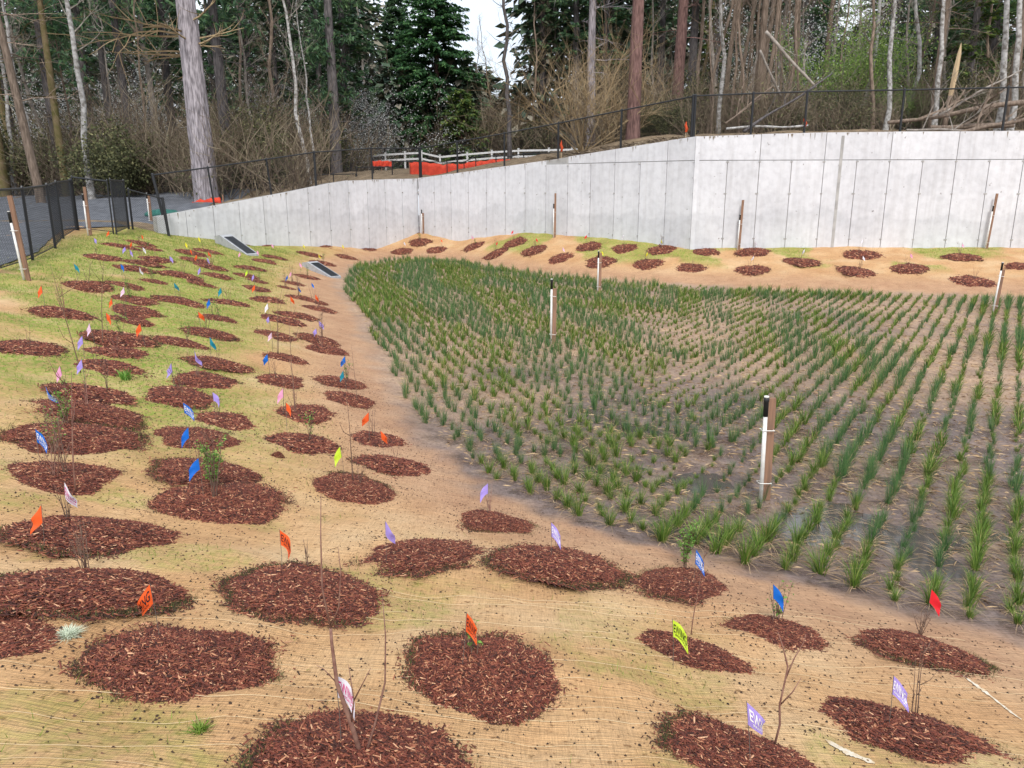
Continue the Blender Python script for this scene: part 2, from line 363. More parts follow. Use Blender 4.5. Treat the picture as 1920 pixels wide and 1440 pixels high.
M['ink_black'] = mat('black_ink', (.02, .015, .02), .6); M['ink_white'] = mat('white_ink', (.85, .85, .85), .6); M['ink_magenta'] = mat('magenta_ink', (.6, .02, .2), .6)
M['flagwire'] = mat('flag_wire', (.12, .11, .10), .4)

# ---------------------------------------------------------------- ground sheets
def axis(a, b, f):
    o = [a]
    while o[-1] < b: o.append(o[-1] + f(o[-1]))
    return np.array(o)
xs = axis(-32, 32, lambda x: .075 if abs(x) < 5 else .15 if abs(x) < 14 else .3)
ys = axis(-2.5, 46, lambda y: .055 if y < 9 else .1 if y < 16 else .17)
X, Y = np.meshgrid(xs, ys); Z = H(X, Y)
n0, n1 = X.shape; idx = np.arange(n0 * n1).reshape(n0, n1)
Fq = np.stack([idx[:-1, :-1], idx[:-1, 1:], idx[1:, 1:], idx[1:, :-1]], -1).reshape(-1, 4)
beh = ((Y - wy(X) > .45) & ~((X < -13.5) & (Y < 33.5))).ravel()
Fq = Fq[~beh[Fq].all(1)]
me = mesh_np('ground', np.stack([X, Y, Z], -1).reshape(-1, 3), Fq, [M['ground']], smooth=True)
B = bowl(X, Y)
def green_mask(X, Y):
    B = bowl(X, Y); Zs = np.minimum(B, 2)
    n = fbm(X * .55 + 3, Y * .55 + 8, 4); n2 = fbm(X * 1.9, Y * 1.9 + 4, 3)
    left = ss(.25, .8, Zs) * (1 - ss(1.75, 2.15, B)) * ss(5.5, 9.5, Y) * ss(-.5, -2.5, X - (Y - 8) * -.1) * (1 - ss(34, 38, Y))
    far = ss(.45, .7, Zs) * ss(22, 27, Y) * ss(-7, 0, X) * ss(.52, .60, n) * .95
    g = left * ss(.30, .60, n + .30 * ss(11, 20, Y)) * 1.0 + far
    near = (ss(.52, .66, n2) * .38 + .03) * ss(.3, .9, Zs) * (Y < 12)
    return np.clip(np.maximum(g, near), 0, 1)
def setattr_(me, name, a):
    at = me.attributes.new(name, 'FLOAT', 'POINT'); at.data.foreach_set('value', a.ravel().astype(np.float32))
en = (fbm(X * 2.5, Y * 2.5, 3) - .5) * .16
setattr_(me, 'floor', 1 - ss(-.02, .12, B + en))
setattr_(me, 'toe', (1 - ss(.15, .55, B)) * .9)
setattr_(me, 'green', green_mask(X, Y))
wc = np.exp(-(((X - 3.4) / 5.5) ** 2 + ((Y - 8.3) / 3.8) ** 2)); wn = fbm(X * .5 + 5, Y * .5, 3)
wet = np.clip(wc * 2.3 + (wn - .5) * 1.3, 0, 1)
for px_, py_, r_, d_ in PUD: wet = np.maximum(wet, np.exp(-((X - px_) ** 2 + (Y - py_) ** 2) / (r_ * r_ * 2.5)))
setattr_(me, 'wet', wet)
link('ground', me, kind='structure')
# upland behind the walls and under the forest
xs2 = axis(-95, 95, lambda x: .4 if abs(x) < 28 else 1.6); ys2 = axis(29.4, 160, lambda y: .3 if y < 48 else 1.5)
X2, Y2 = np.meshgrid(xs2, ys2); Z2 = HU(X2, Y2)
W2 = wy(X2); D2 = Y2 - W2
Y2c = np.where((D2 < .12), W2 + .12, Y2)       # pull the front edge in behind the wall face
n0, n1 = X2.shape; idx = np.arange(n0 * n1).reshape(n0, n1)
Fq = np.stack([idx[:-1, :-1], idx[:-1, 1:], idx[1:, 1:], idx[1:, :-1]], -1).reshape(-1, 4)
fr = (D2 < .12).ravel(); Fq = Fq[~fr[Fq].all(1)]
me = mesh_np('forest_ground', np.stack([X2, Y2c, HU(X2, Y2c)], -1).reshape(-1, 3), Fq, [M['upland']], smooth=True)
link('forest_ground', me, kind='structure')
# the land beyond, out to the horizon
mb = MB(); mb.add([(-900, 150, 5), (900, 150, 5), (900, 900, 9), (-900, 900, 9), (-900, -300, -1.5), (900, -300, -1.5), (900, 150, -1.5), (-900, 150, -1.5)], [(0, 1, 2, 3), (4, 5, 6, 7)])
link('far_land', mb.mesh('far_land', [M['upland']]), kind='structure')
# asphalt road behind the left fence
def lfx(y): return np.interp(y, [-5, 10, 16.1, 20.1, 24.5, 27, 33], [-8.6, -9.6, -10.8, -11.9, -14.0, -15.0, -16.5])
rx = np.linspace(0, 1, 20); ry = np.linspace(2, 46, 120)
XR = np.zeros((120, 20)); YR = np.zeros((120, 20)); ZR = XR.copy()
for i, y in enumerate(ry):
    x1 = float(lfx(y)) - .35 if y < 27 else float(np.interp(y, [27, 34, 62], [-15.4, -13.8, -16])); x0 = -31
    XR[i] = x0 + (x1 - x0) * rx; YR[i] = y
ZR = np.where(YR < 31.5, H(XR, YR), np.maximum(HU(XR, YR), H(XR, np.minimum(YR, 44)))) + .03
idx = np.arange(120 * 20).reshape(120, 20)
Fq = np.stack([idx[:-1, :-1], idx[:-1, 1:], idx[1:, 1:], idx[1:, :-1]], -1).reshape(-1, 4)
link('road', mesh_np('road', np.stack([XR, YR, ZR], -1).reshape(-1, 3), Fq, [M['asphalt']], smooth=True), kind='structure')
# standing water
mb = MB(); mb.add([(-3, 5.6, -.030), (11, 3.5, -.030), (12, 15, -.030), (-3, 15, -.030)], [(0, 1, 2, 3)])
link('puddle_water', mb.mesh('puddle_water', [M['water']]), kind='structure')

# ---------------------------------------------------------------- concrete walls
SEAM = 4.39
def wall(name, label, a, b, tops, cat='retaining wall'):
    """tops: function of world x -> top z"""
    a = Vector((*a, 0)); b = Vector((*b, 0)); L_ = (b - a).length; d = (b - a) / L_; nrm = Vector((d.y, -d.x, 0))   # faces the camera
    if nrm.y > 0: nrm = -nrm
    root = thing(name, label, cat, (a.x, a.y, 0))
    T = .3
    n = max(1, round(L_ / 1.22)); wd = L_ / n
    core = MB()
    def slab(mbx, s0, s1, z0, za, zb, t0, t1):
        p = []
        for s_, zz in ((s0, za), (s1, zb)):
            for tt in (t0, t1):
                q = d * s_ - nrm * tt; p += [(q.x, q.y, z0), (q.x, q.y, zz)]
        # order: s0t0 bottom/top, s0t1, s1t0, s1t1
        mbx.add(p, [(0, 1, 5, 4), (4, 5, 7, 6), (6, 7, 3, 2), (2, 3, 1, 0), (1, 3, 7, 5), (0, 4, 6, 2)])
    for i in range(n):
        s0, s1 = i * wd, (i + 1) * wd
        za = float(tops((a + d * s0).x)); zb = float(tops((a + d * s1).x))
        slab(core, s0, s1, .1, za - .01, zb - .01, .035, T)
    link('wall_core', core.mesh('wall_core', [M['joint']]), root)
    g = .014
    for i in range(n):
        s0, s1 = i * wd + g, (i + 1) * wd - g
        za = float(tops((a + d * s0).x)) + random.uniform(-.012, .012); zb = float(tops((a + d * s1).x)) + random.uniform(-.012, .012)
        low = min(za, zb) < SEAM + .12
        t0 = random.uniform(-.002, .003)
        p = MB(); slab(p, s0, s1, .1, za if low else SEAM - .014, zb if low else SEAM - .014, t0, .034)
        link('panel', p.mesh('panel', [M['conc']]), root)
        if not low and i % 2 == 0:
            e1 = s1 + (wd if i + 1 < n else 0); zc = float(tops((a + d * e1).x))
            p = MB(); slab(p, s0, e1, SEAM + .014, za, zc, t0 + .002, .034)
            link('panel', p.mesh('panel', [M['conc']]), root)
    # form tie marks on the joints, and dirt runs below the top edge
    tm = MB(); st = MB()
    for i in range(n + 1):
        for z in (SEAM - .06, 3.14, 1.42):
            q = d * (i * wd + random.uniform(-.02, .02)) + nrm * .004; zt = float(tops((a + d * (i * wd)).x))
            if z > zt - .2: continue
            r = random.uniform(.05, .075)
            tm.box(q.x, q.y, z, r * 1.6, .012, r * .8, 0)
    for k in range(int(L_ * 2.6)):
        s_ = random.uniform(.1, L_ - .1); zt = float(tops((a + d * s_).x)); h = random.uniform(.04, .32) * random.random() + .04; w_ = random.uniform(.008, .03)
        q = d * s_ + nrm * .003
        v = [(q - d * w_), (q + d * w_), (q + d * w_ * .2)]
        st.add([(v[0].x, v[0].y, zt - .02), (v[1].x, v[1].y, zt - .02), (v[2].x, v[2].y, zt - .02 - h), (v[0].x - nrm.x * .004, v[0].y - nrm.y * .004, zt - .02), (v[1].x - nrm.x * .004, v[1].y - nrm.y * .004, zt - .02)], [(0, 2, 1), (0, 3, 2), (1, 2, 4)])
    link('tie_mark', tm.mesh('tie_mark', [M['joint']]), root, kind='stuff')
    link('dirt_run', st.mesh('dirt_run', [M['stain']]), root, kind='stuff')
    return root, d, nrm, L_
w1 = wall('wing_wall', 'lower concrete wing wall with sloping top, left of the inner corner', WP[0], (WP[1][0] - .02, WP[1][1] - .02), wtop)
w2 = wall('concrete_wall', 'concrete retaining wall rising rightwards from the inner corner to the bend', (WP[1][0] + .0, WP[1][1] - .12), WP[2], wtop)
w3 = wall('tall_concrete_wall', 'tallest concrete retaining wall with level top on the right', (WP[2][0] + .02, WP[2][1] + .0), WP[3], wtop)
# pilaster strips at the bend and mid right
for (xx, root_) in ((7.16, w3[0]), (12.55, w3[0])):
    q = MB(); yy = float(wy(xx)); q.box(xx - root_.location.x, yy - root_.location.y - (.01 if xx < 8 else -.02), 2.65, .17 if xx < 8 else .11, .05, 5.25)
    link('pilaster', q.mesh('pilaster', [M['joint'] if xx > 8 else M['conc']]), root_)

# ---------------------------------------------------------------- black chain link fences
def chain_fence(name, label, pts, height, gap=.058, wr=.0032, thick=(), postr=.038, bottom=.04, lean=None, group=None, fabric=True, mid=False):
    """pts: list of (x,y,z) post feet; parts: post, rail, mesh_panel per bay"""
    root = thing(name, label, 'fence', pts[0], 0, group); o = Vector(pts[0])
    ps = [Vector(p) - o for p in pts]; hs = height if hasattr(height, '__len__') else [height] * len(ps)
    tp = []
    for i, p in enumerate(ps):
        m = MB(); r = postr * (1.5 if i in thick else 1); ln = (lean or {}).get(i, (0, 0))
        t = p + Vector((ln[0], ln[1], hs[i])); tp.append(t)
        m.tube([p - Vector((0, 0, .25)), t + Vector((0, 0, .03))], r, 8)
        m.tube([t + Vector((0, 0, .03)), t + Vector((0, 0, .07))], [r * 1.15, r * .5], 8)
        link('post', m.mesh('post', [M['black']]), root)
    for i in range(len(ps) - 1):
        m = MB(); m.tube([tp[i], tp[i + 1]], .028, 6)
        link('rail', m.mesh('rail', [M['black']]), root)
        if mid:
            m = MB(); m.tube([ps[i] + Vector((0, 0, .06)), ps[i + 1] + Vector((0, 0, .06))], .012, 5); link('rail', m.mesh('rail', [M['black']]), root)
        if not fabric: continue
        a, b = ps[i], ps[i + 1]; L_ = (b - a).length; h = (hs[i] + hs[i + 1]) / 2 - bottom
        V = []; Fz = []
        d = (b - a) / L_; nn = Vector((-d.y, d.x, 0)).normalized() * .022
        s_ = -h
        while s_ < L_:
            for sg in (1, -1):
                # line from (s_,0) to (s_+h,h) or mirrored, clipped to the bay
                t0, t1 = max(0, -s_), min(h, L_ - s_)
                if t1 - t0 < .03: continue
                A = (s_ + t0, t0 if sg > 0 else h - t0); Bq = (s_ + t1, t1 if sg > 0 else h - t1)
                k = len(V)
                for (ss_, zz) in (A, Bq):
                    for e in (-1, 1):
                        q = a + d * ss_ + nn + Vector((0, 0, bottom + zz + e * wr * 1.1)); V.append((q.x, q.y, q.z))
                    q = a + d * ss_ + nn * 1.25 + Vector((0, 0, bottom + zz)); V.append((q.x, q.y, q.z))
                Fz += [(k, k + 1, k + 4, k + 3), (k + 1, k + 2, k + 5, k + 4), (k + 2, k, k + 3, k + 5)]
            s_ += gap * 1.414
        link('mesh_panel', mesh_np('mesh_panel', V, np.array(Fz), [M['wire']]), root, kind='stuff')
    return root
LF = [(float(lfx(y)), y, float(H(lfx(y), y)) + .0) for y in (7.2, 10.2, 13.2, 16.1, 18.6, 21.2, 23.8, 27.0)]
chain_fence('chain_link_fence', 'black chain link fence along the road at the left edge', LF, 1.66, .07, .0023, thick=(7,), postr=.036, bottom=.03, mid=True)
# gate leaves and short run to the wing wall
def gp(px, py, Yd):
    zz = zat(py, Yd); return (col(px, Yd, zz), Yd, zz)
g0 = LF[-1]; 
gz = lambda x, y: float(H(x, y))
ga = [(-15.0, 27.12), (-13.75, 27.0)]
chain_fence('gate_leaf', 'black chain link gate leaf facing the camera beside the road', [(x, y, gz(x, y) + .02) for x, y in ga], 1.75, .05, .003, postr=.026, mid=True)
gb = [(-13.62, 26.95), (-14.35, 29.35)]
chain_fence('gate_leaf', 'black chain link gate leaf swung open, angled away from the camera', [(x, y, gz(x, y) + .02) for x, y in gb], [1.8, 1.72], .05, .003, thick=(1,), postr=.028, mid=True)
gc_ = [(-14.25, 29.45), (-13.1, 29.9)]
chain_fence('chain_link_fence', 'short low bay of black fence joining gate post and wing wall', [(x, y, gz(x, y)) for x, y in gc_], [1.45, 1.4], .05, .003, thick=(1,), lean={1: (-.12, 0)})
def on_wall(px, Yg=None):
    # point on the wall centre line seen at image column px
    u = (px - 960) / F
    best = None
    for (a, b) in zip(WP[:-1], WP[1:]):
        for t in np.linspace(0, 1, 400):
            x = a[0] + (b[0] - a[0]) * t; y = a[1] + (b[1] - a[1]) * t; z = float(wtop(x)) + .5
            e = abs(x / (y * cP + (CZ - z) * sP) - u)
            if best is None or e < best[0]: best = (e, x, y)
    return best[1], best[2]
tops_px = [301, 398, 506, 590, 696, 786]
def wpts(pxs):
    o = []
    for p in pxs:
        x, y = on_wall(p); y2 = y + .2; o.append((x, y2, float(wtop(x)) - .12))
    return o
chain_fence('chain_link_fence', 'black chain link fence climbing along the top of the wing wall', wpts(tops_px), 1.62, .06, .0026, thick=(0, 3, 5), lean={0: (-.28, 0), 1: (-.16, 0), 2: (-.14, 0)})
chain_fence('chain_link_fence', 'black chain link fence on the rising wall between corner and bend', wpts([788, 857, 946, 1047, 1165, 1301]), 1.62, .06, .0026, thick=(5,), postr=.045)
chain_fence('chain_link_fence', 'black chain link fence on the level tall wall in front of logs', wpts([1305, 1413, 1514, 1696, 1888]) + [(23.5, 29.85, 5.33)], [1.62, 1.62, 1.62, 1.62, 1.66, 1.66], .06, .0026, postr=.045)
# a second, farther black fence stepping up behind the wing wall
def far_f(pts_px, Yd, label):
    pts = []; hs = []
    for px_, py_ in pts_px:
        zt = zat(py_, Yd); x = col(px_, Yd, zt); zg = float(HU(x, Yd)); zg = min(zg, zt - .7); pts.append((x, Yd, zg)); hs.append(zt - zg)
    chain_fence('chain_link_fence', label, pts, hs, .09, .003, postr=.03)
far_f([(304, 350), (380, 349), (473, 344), (533, 344)], 45.5, 'farther low black fence beyond the wing wall slope, left part')
far_f([(535, 327), (580, 328), (625, 327), (667, 326)], 46.0, 'farther low black fence behind the wing wall top')
far_f([(668, 314), (700, 313), (735, 313)], 46.6, 'farther black fence bay left of the inner wall corner')
far_f([(735, 302), (790, 303), (838, 304), (870, 304), (892, 293), (930, 292), (958, 293), (982, 288), (1030, 287), (1060, 285)], 47.5, 'farther black fence in front of the orange barrier and white rails')

# ---------------------------------------------------------------- white rail fence, orange barriers, posts
def rail_fence():
    pxs = [(540, 296), (575, 295), (612, 294), (650, 291), (686, 290), (720, 287), (758, 285), (790, 284), (825, 292), (876, 287), (922, 283), (972, 280), (1029, 279), (1073, 278), (1120, 277), (1160, 278)]
    Yd = 72; root = None; pts = []
    for px_, py_ in pxs: zt = zat(py_, Yd); pts.append(Vector((col(px_, Yd, zt), Yd + (.8 if px_ < 800 else 0) * (800 - px_) / 80, zt)))
    root = thing('rail_fence', 'white two rail fence in front of the dark trees, centre', 'fence', (pts[0].x, pts[0].y, pts[0].z - 1.4)); o = Vector(root.location)
    for i, p in enumerate(pts):
        m = MB(); q = p - o; zg = min(float(HU(p.x, p.y)), p.z - 1.1) - o.z; m.box(q.x, q.y, (q.z + zg) / 2, .15, .15, q.z - zg + .1)
        m.box(q.x, q.y, q.z + .07, .2, .2, .05); link('post', m.mesh('post', [M['whiterail']]), root)
        if i:
            for dz in (.12, .62):
                a = pts[i - 1] - o - Vector((0, .09, dz)); b = q - Vector((0, .09, dz)); m = MB()
                v = [a + Vector((0, 0, .08)), b + Vector((0, 0, .08)), b - Vector((0, 0, .08)), a - Vector((0, 0, .08))]
                v += [k + Vector((0, .05, 0)) for k in v]
                m.add(v, [(3, 2, 1, 0), (4, 5, 6, 7), (0, 1, 5, 4), (1, 2, 6, 5), (2, 3, 7, 6), (3, 0, 4, 7)]); link('rail', m.mesh('rail', [M['whiterail']]), root)
rail_fence()
def barrier(label, px, Yd, ztops, hgt):
    root = thing('safety_barrier', label, 'barrier', (col(px[0], Yd), Yd, zat(ztops[0], Yd) - hgt)); o = Vector(root.location)
    V = []; Fz = []; n = (len(px) - 1) * 6 + 1
    for i in range(n):
        t = i / 6; p_ = np.interp(t, range(len(px)), px); y_ = np.interp(t, range(len(px)), ztops); zt = zat(y_, Yd) + random.uniform(-.05, .05)
        x = col(p_, Yd, zt); hh = np.interp(t, range(len(px)), hgt) if hasattr(hgt, '__len__') else hgt
        for k in range(5):
            V.append((x - o.x, math.sin(i * 1.7 + k) * .09, zt - hh * k / 4 - o.z))
    for i in range(n - 1):
        for k in range(4): a = i * 5 + k; Fz.append((a, a + 1, a + 6, a + 5))
    fo = link('fabric', mesh_np('fabric', V, np.array(Fz), [M['orangefab']], smooth=True), root)
    md = fo.modifiers.new('s', 'SOLIDIFY'); md.thickness = .01
    for i in range(len(px)):
        m = MB(); x = col(px[i], Yd) - o.x; zt = zat(ztops[i], Yd) - o.z; m.box(x, .14, zt - .45, .05, .05, 1.1); link('post', m.mesh('post', [M['wood']]), root)
    return root
barrier('long orange safety barrier behind the rising concrete wall', [768, 795, 830, 860, 895, 930, 965, 990], 49.5, [304, 304, 309, 307, 303, 299, 298, 295], .95)
barrier('short orange barrier left of the long one, below white rails', [698, 716, 734], 55, [302, 301, 302], .4)
barrier('small orange barrier right of the long one, near white posts', [1012, 1020, 1028], 55, [293, 292, 293], .5)
barrier('orange sagging barrier behind the wing wall near the big fir', [352, 372, 392, 414], 38.5, [385, 375, 373, 369], .75)

# stakes with pipes -------------------------------------------------------
def gauge(label, px, py, h, hw, rz=0, lean=(0, 0), pipe=True, group='stake and pipe gauges'):
    x, y, z, t = hit(px, py)
    if x > -13 and y > wy(x) - .22:      # stand it just in front of the wall
        for _ in range(6): y = float(wy(x)) - .24; x = col(px, y, float(H(x, y)))
        z = float(H(x, y))
    root = thing('gauge_stake', label, 'stake', (x, y, z), rz, group); root.rotation_euler = (lean[1], lean[0], rz)
    m = MB(); m.box(.058, .03, (hw - .3) / 2, .085, .04, hw + .3); w_ = link('wood_stake', m.mesh('wood_stake', [M['wood']]), root)
    if pipe:
        m = MB(); m.tube([(-.012, 0, -.1), (-.012, 0, h - .16)], .022, 12); link('pipe', m.mesh('pipe', [M['pvc']], True), root)
        m = MB(); m.tube([(-.012, 0, h - .21), (-.012, 0, h - .05), (-.012, 0, h - .045), (-.012, 0, h)], [.026, .026, .03, .03], 12)
        cp = link('cap', m.mesh('cap', [M['cap']], True), root)
        m = MB(); m.tube([(-.012, 0, h + .001), (-.012, 0, h + .012)], .026, 12); link('lid', m.mesh('lid', [M['tie']]), cp)
        for zz in (.22, h - .36):
            m = MB(); m.tube([(-.045, -.032, zz), (.085, -.03, zz - .008), (.088, .055, zz), (-.045, .055, zz), (-.045, -.032, zz)], .005, 4, cap=False); link('tie', m.mesh('tie', [M['tie']]), root)
    return root
gauge('nearest white pipe gauge on brown stake standing among wet rush rows', 1428, 940, 1.18, 1.16, R(5), (R(-1.5), 0))
gauge('white pipe gauge in the middle of the planted floor, left of centre', 1034, 645, 1.42, 1.22)
gauge('white pipe gauge far back on the planted floor near its edge', 1121, 550, 1.36, 1.3)
gauge('white pipe gauge near the right edge of the planted floor', 1862, 588, 1.38, 1.2, 0, (R(2.5), 0))
gauge('leaning brown stake and white pipe in front of the left fence', 46, 525, 1.32, 1.62, 0, (R(-4), 0))
gauge('brown stake and white pipe beside the corner post of left fence', 166, 442, 1.32, 1.55)
gauge('white pipe gauge between open gate and wing wall end', 282, 424, 1.3, 1.2)
gauge('white pipe gauge standing at the inner corner of the walls', 792, 421, 1.28, 1.1)
gauge('white pipe gauge with taller stake against the rising wall', 1038, 446, 1.5, 1.95)
gauge('white pipe gauge against the tall wall just right of the bend', 1383, 456, 1.35, 1.9, 0, (R(.8), 0))
gauge('leaning white pipe gauge against the tall wall toward right edge', 1848, 462, 1.6, 2.05, 0, (R(2.5), 0))
def ostake(label, px, Yd, h, z=None):
    x, y = on_wall(px); y += .45; zz = float(HU(x, y)); root = thing('survey_stake', label, 'stake', (x, y, zz), 0, 'orange topped survey stakes')
    m = MB(); m.box(0, 0, h * .3, .05, .025, h * .75); link('lath', m.mesh('lath', [M['paletimber']]), root)
    m = MB()
    m.tube([(0, -.015, h * .45), (.03, -.02, h * .62), (-.02, 0, h * .8), (.0, 0, h)], [.045, .06, .05, .012], 6); link('ribbon', m.mesh('ribbon', [M['flag_orange']]), root)
ostake('orange ribboned survey stake beside the fence post at the bend', 1291, 0, .72)
ostake('orange ribboned survey stake behind the tall wall fence', 1518, 0, .75)
ostake('faded orange survey stake behind the rising wall fence', 1054, 0, .85)
# grated concrete inlets ----------------------------------------------------
def inlet(label, pa, pb, wdt, h0):
    ax, ay, az, _ = hit(*pa); bx, by, bz, _ = hit(*pb)
    L_ = math.hypot(bx - ax, by - ay); ang = math.atan2(by - ay, bx - ax)
    root = thing('drain_inlet', label, 'drain', (ax, ay, az - .05), ang, 'grated concrete inlets'); dz = bz - az
    m = MB(); wd = wdt / 2
    prof = [(-.35, -.3), (-.35, h0), (0, h0 + .05), (L_, dz + .12), (L_, dz - .3)]
    n = len(prof); m.add([(p[0], -wd, p[1]) for p in prof] + [(p[0], wd, p[1]) for p in prof], [tuple(range(n)), tuple(range(2 * n - 1, n - 1, -1))] + [(i, i + n, (i + 1) % n + n, (i + 1) % n) for i in range(n)])
    link('box', m.mesh('box', [M['inletconc']]), root)
    sl_ = (dz + .12 - h0 - .05) / L_; m = MB()
    A = Matrix.Translation((L_ * .54, 0, h0 + .05 + sl_ * L_ * .54 + .008)) @ Matrix.Rotation(-math.atan(sl_), 4, 'Y')
    m.box(0, 0, 0, L_ * .9, wdt * .74, .012, 0, A); fr = link('grate', m.mesh('grate', [M['grate']]), root)
    for k in range(22):
        m = MB(); m.box((k / 21 - .5) * L_ * .86, 0, .014, .022, wdt * .7, .014, 0, A); link('bar', m.mesh('bar', [M['black']]), fr)
    return root
inlet('larger grated concrete drain inlet just below the wing wall', (424, 460), (474, 480), .52, .42)
inlet('smaller grated concrete drain inlet at the edge of the planted floor', (586, 504), (630, 522), .46, .28)
# green sack and scrap by the wing wall end
def blob(name, label, cat, loc, sc, m, seed=1):
    rr = np.random.default_rng(seed); V = []; n, k = 14, 9
    for i in range(k + 1):
        for j in range(n):
            th = math.pi * i / k; ph = 2 * math.pi * j / n; r = 1 + rr.uniform(-.12, .12)
            V.append((sc[0] * r * math.sin(th) * math.cos(ph), sc[1] * r * math.sin(th) * math.sin(ph), sc[2] * (r * math.cos(th) + .7)))
    Fz = [(i * n + j, (i + 1) * n + j, (i + 1) * n + (j + 1) % n, i * n + (j + 1) % n) for i in range(k) for j in range(n)]
    o = link(name, mesh_np(name, V, np.array(Fz), [m], smooth=True), None, loc, label, cat); return o
blob('filled_sack', 'teal green filled sack on the ground beyond the gate', 'sack', (-14.6, 33.0, 2.12), (.75, .4, .22), M['tarp'])

# ---------------------------------------------------------------- mulch rings
def ring_variant(nch, cl_, cw, seed, crumbs, mosses):
    r = np.random.default_rng(seed)
    # outline
    ph = r.uniform(0, 6.28, 4)
    def rad(a): return .5 * (1 + .06 * np.sin(2 * a + ph[0]) + .055 * np.sin(3 * a + ph[1]) + .035 * np.sin(5 * a + ph[2]) + .025 * np.sin(9 * a + ph[3]) + .018 * np.sin(17 * a + ph[0] * 3))
    def hgt(q): return .075 * np.clip(1 - q ** 2.2, -.4, 1) - .0
    nr, na = 9, 40; V = [(0, 0, hgt(0) - .012)]
    for i in range(1, nr + 1):
        for j in range(na):
            a = 2 * math.pi * j / na; q = i / nr * 1.0; rr = rad(a) * q * .99; V.append((rr * math.cos(a), rr * math.sin(a), float(hgt(q)) - .014 - (.12 if i == nr else 0) + r.uniform(-.004, .004)))
    Fz = [[0, 1 + j, 1 + (j + 1) % na] for j in range(na)]
    Q = [[1 + (i - 1) * na + j, 1 + i * na + j, 1 + i * na + (j + 1) % na, 1 + (i - 1) * na + (j + 1) % na] for i in range(1, nr) for j in range(na)]
    mound = mesh_np('mound', V, [np.array(Fz), np.array(Q)], [M['mound']], smooth=True)
    # chips: triangular prisms
    N_ = nch; q = np.sqrt(r.random(N_)) * 1.02; a = r.uniform(0, 2 * np.pi, N_); 
    out = r.random(N_) < .06; q = np.where(out, 1 + np.abs(r.normal(0, .11, N_)), q)
    R_ = rad(a) * q; cx, cy = R_ * np.cos(a), R_ * np.sin(a); cz = np.where(out, .004, hgt(np.minimum(q, 1.2)) + r.uniform(-.006, .016, N_))
    big = r.random(N_) ** 5
    le = cl_ * (.45 + r.random(N_) * .8 + 1.3 * big); we = cw * (.5 + r.random(N_) * .9 + .6 * big); the = we * .55
    yaw = r.uniform(0, np.pi, N_); pit = r.normal(0, .24, N_); rol = r.normal(0, .5, N_)
    dx = np.stack([np.cos(yaw) * np.cos(pit), np.sin(yaw) * np.cos(pit), np.sin(pit)], -1)
    sx = np.stack([-np.sin(yaw) * np.cos(rol), np.cos(yaw) * np.cos(rol), np.sin(rol)], -1); ux = np.cross(dx, sx)
    c = np.stack([cx, cy, cz], -1)
    P0 = c - dx * (le / 2)[:, None]; P1 = c + dx * (le / 2)[:, None]
    tp = .6 + .4 * r.random(N_)
    V = np.stack([P0 - sx * (we / 2)[:, None], P0 + sx * (we / 2 * tp)[:, None], P0 - ux * the[:, None] * -1, P1 - sx * (we / 2 * tp)[:, None], P1 + sx * (we / 2)[:, None], P1 + ux * the[:, None] * 1], 1).reshape(-1, 3)
    b = (np.arange(N_) * 6)[:, None]
    T = np.concatenate([b + np.array([0, 2, 5]), b + np.array([0, 5, 3]), b + np.array([2, 1, 4]), b + np.array([2, 4, 5]), b + np.array([0, 1, 2]), b + np.array([3, 5, 4])])
    ch = mesh_np('wood_chips', V, T, [M['chips']])
    # dark fringe of moss, soil crumbs and short grass
    Vg = []; Tg = []; mi = []
    K = crumbs; a0 = r.uniform(0, 6.28, 3)
    for i in range(K):
        a = r.choice(a0) + r.normal(0, .55) if r.random() < .65 else r.uniform(0, 6.28); qq = 1 + abs(r.normal(0, .10)) - .03; rr = rad(a) * qq
        x, y = rr * math.cos(a), rr * math.sin(a); s_ = r.uniform(.006, .02) * (cl_ / .045); t = r.uniform(0, 6.28); k = len(Vg)
        Vg += [(x + s_ * math.cos(t), y + s_ * math.sin(t), .002), (x - s_ * .6 * math.sin(t), y + s_ * .6 * math.cos(t), .003), (x - s_ * math.cos(t), y - s_ * .5 * math.sin(t), .002), (x, y, .008 + s_ * .5)]
        Tg += [(k, k + 1, k + 3), (k + 1, k + 2, k + 3), (k + 2, k, k + 3)]; mi += [0] * 3
    for i in range(mosses):
        a = r.choice(a0) + r.normal(0, .5); rr = rad(a) * (1 + r.normal(.02, .06)); x, y = rr * math.cos(a), rr * math.sin(a); h = r.uniform(.012, .05); t = r.uniform(0, 3.14); w_ = .004 * (cl_ / .045); k = len(Vg)
        Vg += [(x - w_ * math.cos(t), y - w_ * math.sin(t), -.005), (x + w_ * math.cos(t), y + w_ * math.sin(t), -.005), (x + r.normal(0, .018), y + r.normal(0, .018), h)]
        Tg += [(k, k + 1, k + 2)]; mi += [1]
    fr = mesh_np('moss_fringe', Vg, np.array(Tg), [M['crumbs'], M['moss']], mi)
    return mound, ch, fr
RV_near = [ring_variant(17000, .036, .0068, 10 + i, 1100, 1300) for i in range(6)]
RV_mid = [ring_variant(4200, .055, .014, 30 + i, 500, 400) for i in range(6)]
RV_far = [ring_variant(1500, .075, .024, 50 + i, 120, 60) for i in range(3)]
def align(x, y, rz):
    e = .25; nx = -(float(H(x + e, y)) - float(H(x - e, y))) / (2 * e); ny = -(float(H(x, y + e)) - float(H(x, y - e))) / (2 * e)
    nrm = Vector((nx, ny, 1)).normalized(); return (nrm.to_track_quat('Z', 'Y') @ Matrix.Rotation(rz, 3, 'Z').to_quaternion()).to_euler(), nrm
